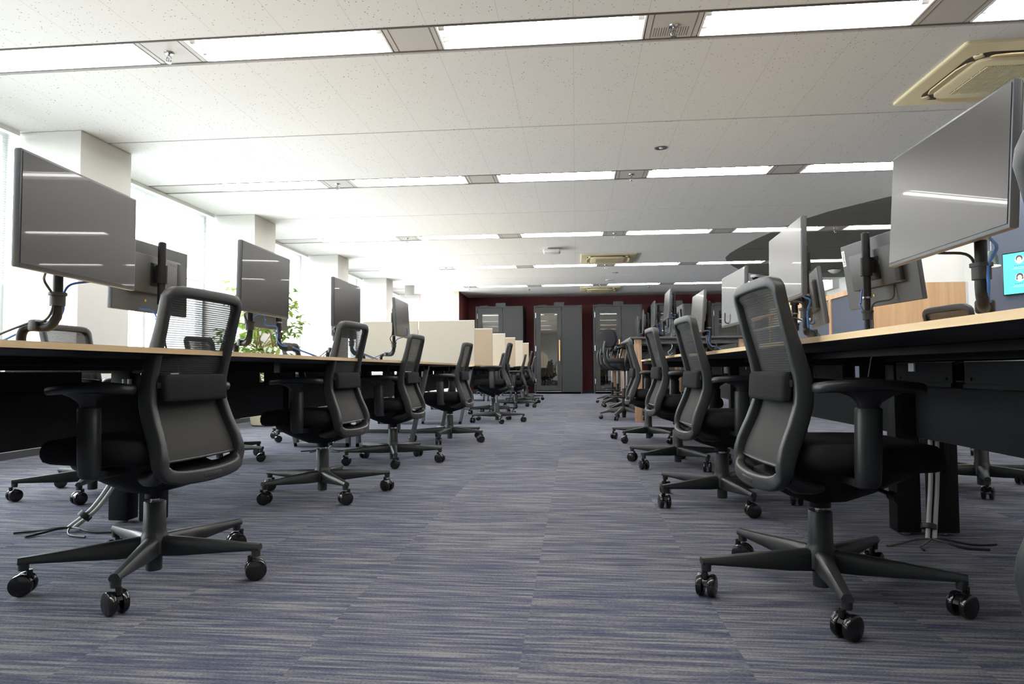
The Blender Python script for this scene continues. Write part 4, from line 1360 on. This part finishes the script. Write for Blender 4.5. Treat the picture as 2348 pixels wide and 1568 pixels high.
def pole(x, y, zt, ztop, bx, by, mx, my, mz, label, group, cables=True, straight=False):
    """vertical pole at (x,y), cranked foot standing on the desk at (bx,by), bracket toward the monitor at (mx,my,mz)"""
    t = thing('monitor_pole', label, 'monitor stand', (bx, by, zt), 0, group)
    def loc(p):
        return (p[0] - bx, p[1] - by, p[2] - zt)
    zl = zt + 0.085
    q = MB()
    if not straight:
        d = Vector((x - bx, y - by, 0)); dn = d.normalized()
        pts = [(0, 0, 0.012), (0, 0, 0.06)]
        pts += [tuple(Vector((0, 0, 0.085)) + dn * 0.025)]
        pts += [tuple(Vector((0, 0, 0.085)) + dn * (d.length - 0.035))]
        pts += [tuple(Vector((d.x, d.y, 0.11)) - dn * 0.008), (d.x, d.y, 0.14), (d.x, d.y, 0.30)]
        q.tube(bez(pts, 5), 0.0155, 12)
    else:
        q.cyl((x - bx, y - by, 0.012), (x - bx, y - by, 0.30), 0.0155, seg=14)
    q.build('foot_tube', M['black_steel'], t, 50)
    q = MB(); q.lathe([(0.045, 0.0), (0.045, 0.006), (0.03, 0.012), (0.018, 0.014)], 20); q.build('base_clamp', M['black_steel'], t)
    q = MB()
    q.cyl(loc((x, y, zt + 0.27)), loc((x, y, ztop)), 0.0195, seg=18)
    q.cyl(loc((x, y, ztop)), loc((x, y, ztop + 0.006)), 0.0195, 0.015, seg=18)
    q.build('upper_tube', M['black_steel'], t)
    q = MB(); q.cyl(loc((x, y, zt + 0.262)), loc((x, y, zt + 0.27)), 0.022, seg=18); q.build('collar', M['steel'], t)
    q = MB()
    q.cyl(loc((x, y, zt + 0.155)), loc((x, y, zt + 0.19)), 0.0235, seg=16)
    q.cyl(loc((x, y, zt + 0.19)), loc((x, y, zt + 0.20)), 0.028, seg=16)
    q.build('cable_clip', M['vent'], t)
    q = MB()
    v = Vector((mx - x, my - y, 0)); vl = max(v.length, 0.03); vn = v.normalized()
    q.cyl(loc((x, y, mz - 0.045)), loc((x, y, mz + 0.045)), 0.028, seg=16)
    p1 = Vector((x, y, mz)); p2 = p1 + vn * (vl - 0.058)
    if vl > 0.075:
        ang = math.atan2(vn.y, vn.x)
        c = (p1 + p2) / 2
        q.box((0, 0, 0), ((p2 - p1).length + 0.004, 0.05, 0.06), 0.006, m=Matrix.Translation(loc(c)) @ Matrix.Rotation(ang, 4, 'Z'))
    q.build('bracket', M['black_steel'], t)
    if cables:
        side = Vector((-vn.y, vn.x, 0))
        d = Vector((bx - x, by - y, 0)); dn = d.normalized() if d.length > 1e-3 else Vector((0, -1, 0))
        for nm, mt, off, sg in (('blue_cable', M['blue_cable'], 0.023, 1), ('black_cable', M['black_cable'], 0.021, -1)):
            s0 = Vector((mx, my, mz - 0.10)) - vn * 0.03 + side * (0.11 * sg)
            pts = [s0, s0 + Vector((0, 0, -0.07)) - vn * 0.01,
                   Vector((x, y, zt + 0.235)) + side * (0.055 * sg),
                   Vector((x, y, zt + 0.19)) + side * (off * sg),
                   Vector((x, y, zt + 0.14)) + side * (off * sg)]
            if not straight:
                pts += [Vector((x, y, zt + 0.105)) + dn * 0.03 + side * (0.02 * sg),
                        Vector((x, y, zt + 0.10)) + dn * (d.length * 0.6) + side * (0.02 * sg),
                        Vector((bx, by, zt + 0.05)) + dn * 0.09 + side * (0.03 * sg),
                        Vector((bx, by, zt + 0.006)) + dn * 0.20 + side * (0.04 * sg)]
            else:
                pts += [Vector((x, y, zt + 0.06)) + side * (0.03 * sg), Vector((x, y, zt + 0.006)) + side * (0.06 * sg)]
            q = MB(); q.tube([loc(p) for p in bez(pts, 6)], 0.0042, 7)
            q.build(nm, mt, t, 60)
        if not straight:
            c = Vector((x, y, zt + 0.09)) + dn * (d.length * 0.55)
            q = MB(); q.box((0, 0, 0), (0.035, 0.05, 0.04), 0.008, m=Matrix.Translation(loc(c)) @ Matrix.Rotation(math.atan2(dn.y, dn.x), 4, 'Z'))
            q.build('cable_tie', M['vent'], t)
    return t
GA, GB = 'monitors facing the aisle on the left desks', 'monitors facing the windows on the left desks'
GPL, GPB = 'monitor poles of the aisle side, left desks', 'monitor poles of the window side, left desks'
LEFT = [(2.086, -1.645, 0.092, 0.0, 1.136, (-1.745, 2.092), (-1.885, 2.105), 'large dark screen at far left, nearest of the screens facing the aisle'),
        (3.444, -1.657, 0.026, -0.02, 1.13, (-1.755, 3.45), (-1.885, 3.549), 'dark screen second from the left, standing before the potted tree'),
        (4.835, -1.695, 0.011, 0.0, 1.14, (-1.79, 4.84), (-1.885, 4.93), 'narrow dark screen third from the left, above the cream panel edge'),
        (6.198, -1.637, 0.045, 0.06, 1.143, (-1.735, 6.241), (-1.885, 6.33), 'dark tilted screen in front of the cream panel, farthest on the left desks')]
for i, (y, x, rot, tilt, z, (px_, py_), (bx_, by_), lab) in enumerate(LEFT):
    monitor(x, y, z, rot, tilt, lab, GA)
    pole(px_, py_, LZ, 1.24, bx_, by_, x, y, z + 0.015, 'cranked black pole holding the %s dark screen of the left desks' % ORD[i], GPL)
BACK = [(3.187, -2.161, 1.125, (-2.075, 3.162), 'dark monitor turned away, its back and pole showing right of the first screen'),
        (4.39, -2.12, 1.118, (-2.03, 4.40), 'dark monitor turned away, its lower edge showing under the second screen'),
        (5.868, -2.10, 1.129, (-2.015, 5.85), 'dark monitor turned away, peeking out below the third screen')]
for i, (y, x, z, (px_, py_), lab) in enumerate(BACK):
    m1 = monitor(x, y, z, PI, 0.0, lab, GB)
    if i == 0:
        text_mesh('logo_lettering', 'ThinkVision', 0.022, M['ink_grey'], m1, (0.145, -0.0476, 0.088), (PI / 2, 0, 0))
    pole(px_, py_, LZ, 1.298, -1.93 if i else px_, py_ + (0.08 if i else 0), x, y, z + 0.015,
         'black pole holding the %s monitor turned to the windows' % ORD[i], GPB, straight=(i == 0))
GC, GD = 'monitors facing the aisle on the right desks', 'monitors turned away on the right desks'
GPC, GPD = 'monitor poles of the aisle side, right desks', 'monitor poles of the far side, right desks'
RIGHT = [(1.925, 1.008, -0.003, 0.065, 1.147, (1.115, 1.944), (1.245, 2.15), 'large grey reflecting screen at the upper right, nearest on the right desk'),
         (3.31, 1.003, -0.047, 0.015, 1.147, (1.10, 3.316), (1.25, 3.60), 'tall narrow pale grey screen above the large right chair'),
         (4.569, 1.047, 0.023, 0.02, 1.12, (1.145, 4.624), (1.26, 4.82), 'pale grey screen left of the large right chair top'),
         (5.959, 1.057, -0.011, 0.09, 1.142, (1.155, 5.95), (1.25, 6.0), 'tilted grey screen at the end of the right desks, before the tall table')]
for i, (y, x, rot, tilt, z, (px_, py_), (bx_, by_), lab) in enumerate(RIGHT):
    monitor(x, y, z, PI + rot, tilt, lab, GC)
    pole(px_, py_, RZ + (0.008 if i > 1 else 0), 1.24, bx_, by_, x, y, z + 0.015, 'cranked black pole behind the %s reflecting screen of the right desk' % ORD[i], GPC)
mb = monitor(1.542, 3.51, 1.144, 0.152, 0.132, 'dark monitor seen from behind with a white sticker, left of the large right screen', GD)
q = MB(); q.bx(-0.294, -0.266, -0.0240, -0.0228, 0.066, 0.150); st = q.build('white_sticker', M['label_white'], mb, smooth=0)
st['label'] = 'white sticker with lettering up the edge'
text_mesh('sticker_lettering', 'Lenovo', 0.023, M['ink'], st, (-0.280, -0.0243, 0.108), (PI / 2, -PI / 2, 0))
pole(1.455, 3.485, RZ, 1.327, 1.455, 3.485, 1.542, 3.51, 1.159, 'straight black pole before the stickered monitor back on the right', GPD, straight=True)
monitor(1.563, 4.475, 1.10, -0.2, 0.124, 'dark monitor seen from behind, peeking out right of the narrow pale screen', GD)
pole(1.435, 4.53, RZ + 0.008, 1.28, 1.435, 4.53, 1.563, 4.475, 1.115, 'straight black pole before the monitor back beside the narrow pale screen', GPD, straight=True)

# ------------------------------------------------------------ tall dark table with its monitors
TZ = 1.055
def high_table(y0, y1, lab):
    t = thing('tall_table', lab, 'table', (1.40, (y0 + y1) / 2, 0), 0, 'tall dark tables on walnut legs')
    L = (y1 - y0) / 2
    q = MB(); q.box((0, 0, TZ - 0.0125), (1.46, 2 * L - 0.004, 0.025), 0.003); q.build('table_top', M['dark_top'], t)
    q = MB()
    for s in (-1, 1):
        q.bx(-0.60, 0.60, s * (L - 0.10) - 0.02, s * (L - 0.10) + 0.02, TZ - 0.085, TZ - 0.026)
        q.bx(s * 0.56 - 0.02, s * 0.56 + 0.02, -L + 0.12, L - 0.12, TZ - 0.085, TZ - 0.026)
    q.build('apron', M['grey_steel'], t, smooth=0)
    for sx in (-1, 1):
        for sy in (-1, 1):
            q = MB(); q.box((sx * 0.63, sy * (L - 0.08), (TZ - 0.026) / 2), (0.085, 0.085, TZ - 0.026), 0.003)
            q.build('leg', M['leg_wood'], t)
    q = MB()
    q.bx(-0.16, 0.16, -L + 0.15, L - 0.15, TZ - 0.30, TZ - 0.29)
    for s in (-1, 1):
        q.bx(s * 0.16 - 0.004, s * 0.16 + 0.004, -L + 0.15, L - 0.15, TZ - 0.30, TZ - 0.08)
    q.build('cable_tray', M['dark_panel'], t, smooth=0)
    for k, x in enumerate((-0.38, -0.24, 0.30)):
        q = MB(); q.tube(bez([(x, -L + 0.10, TZ - 0.085), (x + 0.03, -L + 0.095, TZ - 0.10), (x + 0.02, -L + 0.09, TZ - 0.15), (x - 0.02, -L + 0.09, TZ - 0.19), (x, -L + 0.09, TZ - 0.225), (x + 0.035, -L + 0.09, TZ - 0.20)], 5), 0.0028, 6)
        q.build('wire_hook', M['steel'], t)
    return t
high_table(8.34, 10.95, 'tall dark topped table with walnut legs beyond the right desks')
high_table(10.96, 13.6, 'tall dark topped table behind the first one, near the cabinets')
GT = 'monitors on the tall tables'
GTP = 'monitor poles on the tall tables'
TALL = [(8.36, 1.12, PI - 0.024, 0.085, 'tilted pale screen, nearest on the tall table'), (9.815, 1.112, PI - 0.038, 0.015, 'grey screen second along the aisle side of the tall table'),
        (11.237, 1.108, PI - 0.08, 0.023, 'dark grey screen third along the aisle side of the tall table'), (12.614, 1.127, PI - 0.02, 0.0, 'dark grey screen farthest along the aisle side of the tall table'),
        (9.05, 1.66, 0, 0.0, 'monitor seen edge-on at the far side of the tall table, nearest'), (10.3, 1.60, 0, 0.05, 'monitor seen from behind at the middle of the tall table'),
        (11.7, 1.60, 0, 0.0, 'monitor seen from behind near the end of the tall table')]
for i, (y, x, f, tilt, lab) in enumerate(TALL):
    monitor(x, y, TZ + 0.388, f, tilt, lab, GT)
    sg = 1 if f > 1 else -1
    pole(x + sg * 0.09, y, TZ, TZ + 0.53, x + sg * 0.17, y + 0.1, x, y, TZ + 0.40, 'black pole carrying the monitor %s on the tall table' % ['nearest the aisle front', 'second on the aisle side', 'third on the aisle side', 'last on the aisle side', 'edge-on at the far side', 'in the middle of the far side', 'last on the far side'][i], GTP, cables=(i != 2))

# ------------------------------------------------------------ grey cabinets (booths) at the back
def booth(x0, label):
    W, Y, ZB, ZT, D = 1.315, 18.27, 0.05, 2.42, 1.1
    t = thing('grey_cabinet', label, 'cabinet', (x0, Y, 0), 0, 'tall grey cabinets with glazed doors')
    q = MB()
    q.bx(0, 0.045, 0, D, ZB, ZT); q.bx(W - 0.03, W, 0, D, ZB, ZT); q.bx(0.045, W - 0.03, 0, D, ZT - 0.045, ZT); q.bx(0.045, W - 0.03, 0, D, ZB, ZB + 0.02)
    q.bx(0.045, W - 0.03, D - 0.03, D, ZB + 0.02, ZT - 0.045)
    q.build('body', M['booth'], t, smooth=0)
    q = MB(); q.bx(0.76, W - 0.032, 0.004, 0.05, ZB + 0.022, ZT - 0.047); q.build('side_panel', M['booth'], t, smooth=0)
    q = MB()
    d0, d1, zb, zt = 0.055, 0.752, ZB + 0.045, ZT - 0.052
    g0, g1, gz0, gz1 = 0.185, 0.635, 0.225, 2.21
    q.bx(d0, g0, -0.004, 0.04, zb, zt); q.bx(g1, d1, -0.004, 0.04, zb, zt)
    q.bx(g0, g1, -0.004, 0.04, zb, gz0); q.bx(g0, g1, -0.004, 0.04, gz1, zt)
    dr = q.build('door', M['booth'], t, smooth=0)
    q = MB(); q.bx(g0, g1, 0.012, 0.02, gz0, gz1); q.build('glass', M['booth_glass'], dr, smooth=0)
    q = MB(); q.cyl((0.70, -0.045, 0.90), (0.70, -0.045, 1.47), 0.017, seg=14); q.build('wooden_handle', M['handle_wood'], dr)
    q = MB()
    q.cyl((0.70, -0.045, 0.79), (0.70, -0.045, 0.90), 0.011, seg=12); q.cyl((0.70, -0.045, 1.47), (0.70, -0.045, 1.58), 0.011, seg=12)
    for z in (0.83, 1.54):
        q.cyl((0.70, -0.045, z), (0.70, -0.003, z), 0.008, seg=10)
    q.build('handle_bracket', M['vent'], dr)
    for z in (0.34, 1.24, 2.15):
        q = MB(); q.cyl((0.05, -0.012, z - 0.07), (0.05, -0.012, z + 0.07), 0.011, seg=10); q.build('hinge', M['steel'], dr)
    q = MB(); q.bx(0.055, 0.752, -0.012, 0.02, ZB + 0.005, ZB + 0.025); q.build('threshold', M['steel'], t, smooth=0)
    q = MB(); q.bx(0.12, 0.34, 0.08, 0.4, ZT, ZT + 0.035); q.build('top_vent', M['booth'], t, smooth=0)
    q = MB(); q.bx(0.55, 0.83, 0.1, 0.5, ZT, ZT + 0.10); q.build('top_box', M['booth_side'], t, smooth=0)
    for x in (0.03, W - 0.03):
        for y in (0.04, D - 0.05):
            q = MB(); q.cyl((x, y, 0.0), (x, y, 0.055), 0.012, seg=10); q.lathe([(0.02, 0), (0.02, 0.008)], 12, m=Matrix.Translation((x, y, 0))); q.build('foot', M['chrome'], t)
    # bench and back lining inside the glazed door
    q = MB(); q.bx(0.06, 0.74, 0.68, D - 0.04, 0.08, 0.46, bev=0.02); q.build('inner_bench', M['navy'], t)
    q = MB(); q.bx(0.05, W - 0.035, D - 0.045, D - 0.032, 0.08, ZT - 0.06); q.build('inner_lining', M['beige_wall'], t, smooth=0)
    return t
for x0, lab in ((-2.76, 'tall grey cabinet with glazed door at left, partly behind the cream panels'), (-1.142, 'tall grey cabinet with wooden handle, standing free in the middle of the maroon wall'),
                (0.474, 'tall grey cabinet with glazed door behind the drafting stools'), (2.06, 'tall grey cabinet behind the tall table monitors'), (3.64, 'rightmost tall grey cabinet, behind the pale grey screens')):
    booth(x0, lab)

# ------------------------------------------------------------ potted tree by the windows
def ficus(x, y):
    t = thing('potted_tree', 'leafy green potted tree by the windows behind the second left screen', 'plant', (x, y, 0), 0)
    q = MB(); q.lathe([(0.13, 0), (0.16, 0.02), (0.19, 0.20), (0.205, 0.34), (0.205, 0.36), (0.185, 0.36), (0.18, 0.31)], 28, cap1=False); q.build('pot', M['pot'], t)
    q = MB(); q.lathe([(0.186, 0.305), (0.1, 0.315), (0.0, 0.318)], 24); q.build('soil', M['soil'], t)
    rnd = random.Random(11)
    tr = MB()
    lf = MB()
    tips = []
    for k in range(3):
        a = 2.1 * k
        pts = [Vector((0.03 * math.cos(a), 0.03 * math.sin(a), 0.29))]
        for s in range(5):
            pts.append(pts[-1] + Vector((rnd.uniform(-0.06, 0.06), rnd.uniform(-0.06, 0.06), 0.215)))
        tr.tube(pts, [0.017, 0.015, 0.013, 0.011, 0.009, 0.006], 8)
        for p in pts[1:]:
            for _ in range(4):
                an = rnd.uniform(0, 2 * PI); el = rnd.uniform(0.1, 0.95)
                Lb = rnd.uniform(0.26, 0.60)
                d = Vector((math.cos(an) * math.cos(el), math.sin(an) * math.cos(el), math.sin(el)))
                mid = p + d * Lb * 0.5 + Vector((0, 0, 0.03))
                e = p + d * Lb + Vector((0, 0, -0.02))
                tr.tube([p, mid, e], [0.006, 0.004, 0.0025], 6)
                tips += [(p + d * Lb * f + Vector((0, 0, 0.02)), d) for f in (0.4, 0.55, 0.7, 0.85, 1.0)]
    tr.build('trunk', M['bark'], t, 60)
    for p, d in tips:
        for _ in range(4):
            ld = (d * 0.4 + Vector((rnd.uniform(-1, 1), rnd.uniform(-1, 1), rnd.uniform(-1.0, 0.25)))).normalized()
            L = rnd.uniform(0.07, 0.12); w = L * 0.27
            sd = ld.cross(Vector((rnd.uniform(-0.5, 0.5), rnd.uniform(-0.5, 0.5), 1))).normalized()
            up = sd.cross(ld)
            b0 = p + Vector((rnd.uniform(-0.03, 0.03), rnd.uniform(-0.03, 0.03), rnd.uniform(-0.03, 0.03)))
            P = [b0, b0 + ld * L * 0.3 + sd * w * 0.8 + up * 0.005, b0 + ld * L * 0.6 + sd * w * 0.75 + up * 0.004, b0 + ld * L - up * 0.008,
                 b0 + ld * L * 0.6 - sd * w * 0.75 + up * 0.004, b0 + ld * L * 0.3 - sd * w * 0.8 + up * 0.005]
            m1 = b0 + ld * L * 0.3 - up * 0.004; m2 = b0 + ld * L * 0.6 - up * 0.004
            V = [lf.bm.verts.new(v) for v in P + [m1, m2]]
            for f in ((0, 6, 1), (1, 6, 7, 2), (2, 7, 3), (0, 5, 6), (6, 5, 4, 7), (7, 4, 3)):
                lf.bm.faces.new([V[i] for i in f])
    o = lf.build('foliage', M['leaf'], t, 60)
    return t
ficus(-3.72, 7.72)

# ------------------------------------------------------------ floor power cables below the desks
def floor_cable(x, y, zt, dx, dy, label):
    t = thing('power_cable', label, 'cable', (x + dx, y + dy, 0), 0, 'grey power cables hanging from the desks')
    for k, (off, mt, nm) in enumerate(((-0.012, M['grey_cable'], 'grey_cable'), (0.012, M['grey_cable'], 'grey_cable'), (0.0, M['black_cable'], 'black_cable'))):
        q = MB()
        yo = 0.014 if k == 2 else 0
        q.tube(bez([(off - dx, -dy + yo, zt - 0.10), (off - dx, -dy + yo, 0.42), (off - dx * 0.9, -dy * 0.9 + yo, 0.24), (off - dx * 0.45, -dy * 0.5 + yo, 0.09), (off * 1.0, yo, 0.012)], 6), 0.0085, 8)
        q.build(nm, mt, t, 60)
    q = MB()
    q.tube([(-dx * 0.33 - 0.012, -dy * 0.36, 0.062), (-dx * 0.24 - 0.01, -dy * 0.28, 0.046)], 0.027, 14)
    q.build('strap', M['vent'], t)
    for k, a in enumerate((200, 235, 300, 340)):
        q = MB()
        a = math.radians(a)
        q.tube(bez([(0, 0, 0.014), (0.05 * math.cos(a), 0.05 * math.sin(a), 0.016), (0.13 * math.cos(a), 0.10 * math.sin(a), 0.006), (0.22 * math.cos(a + 0.2), 0.14 * math.sin(a + 0.2), 0.005)], 5), 0.0042, 6)
        q.build('loose_lead', M['black_cable'], t, 60)
    return t
floor_cable(1.37, 2.73, RZ, -0.06, -0.08, 'grey double power cable hanging to the carpet between the right twin legs')
floor_cable(-1.93, 2.71, LZ, -0.14, -0.13, 'grey double power cable hanging to the carpet under the near left desk')
floor_cable(-1.93, 5.40, LZ, -0.10, -0.10, 'grey double power cable under the second left desk, glimpsed behind a chair')
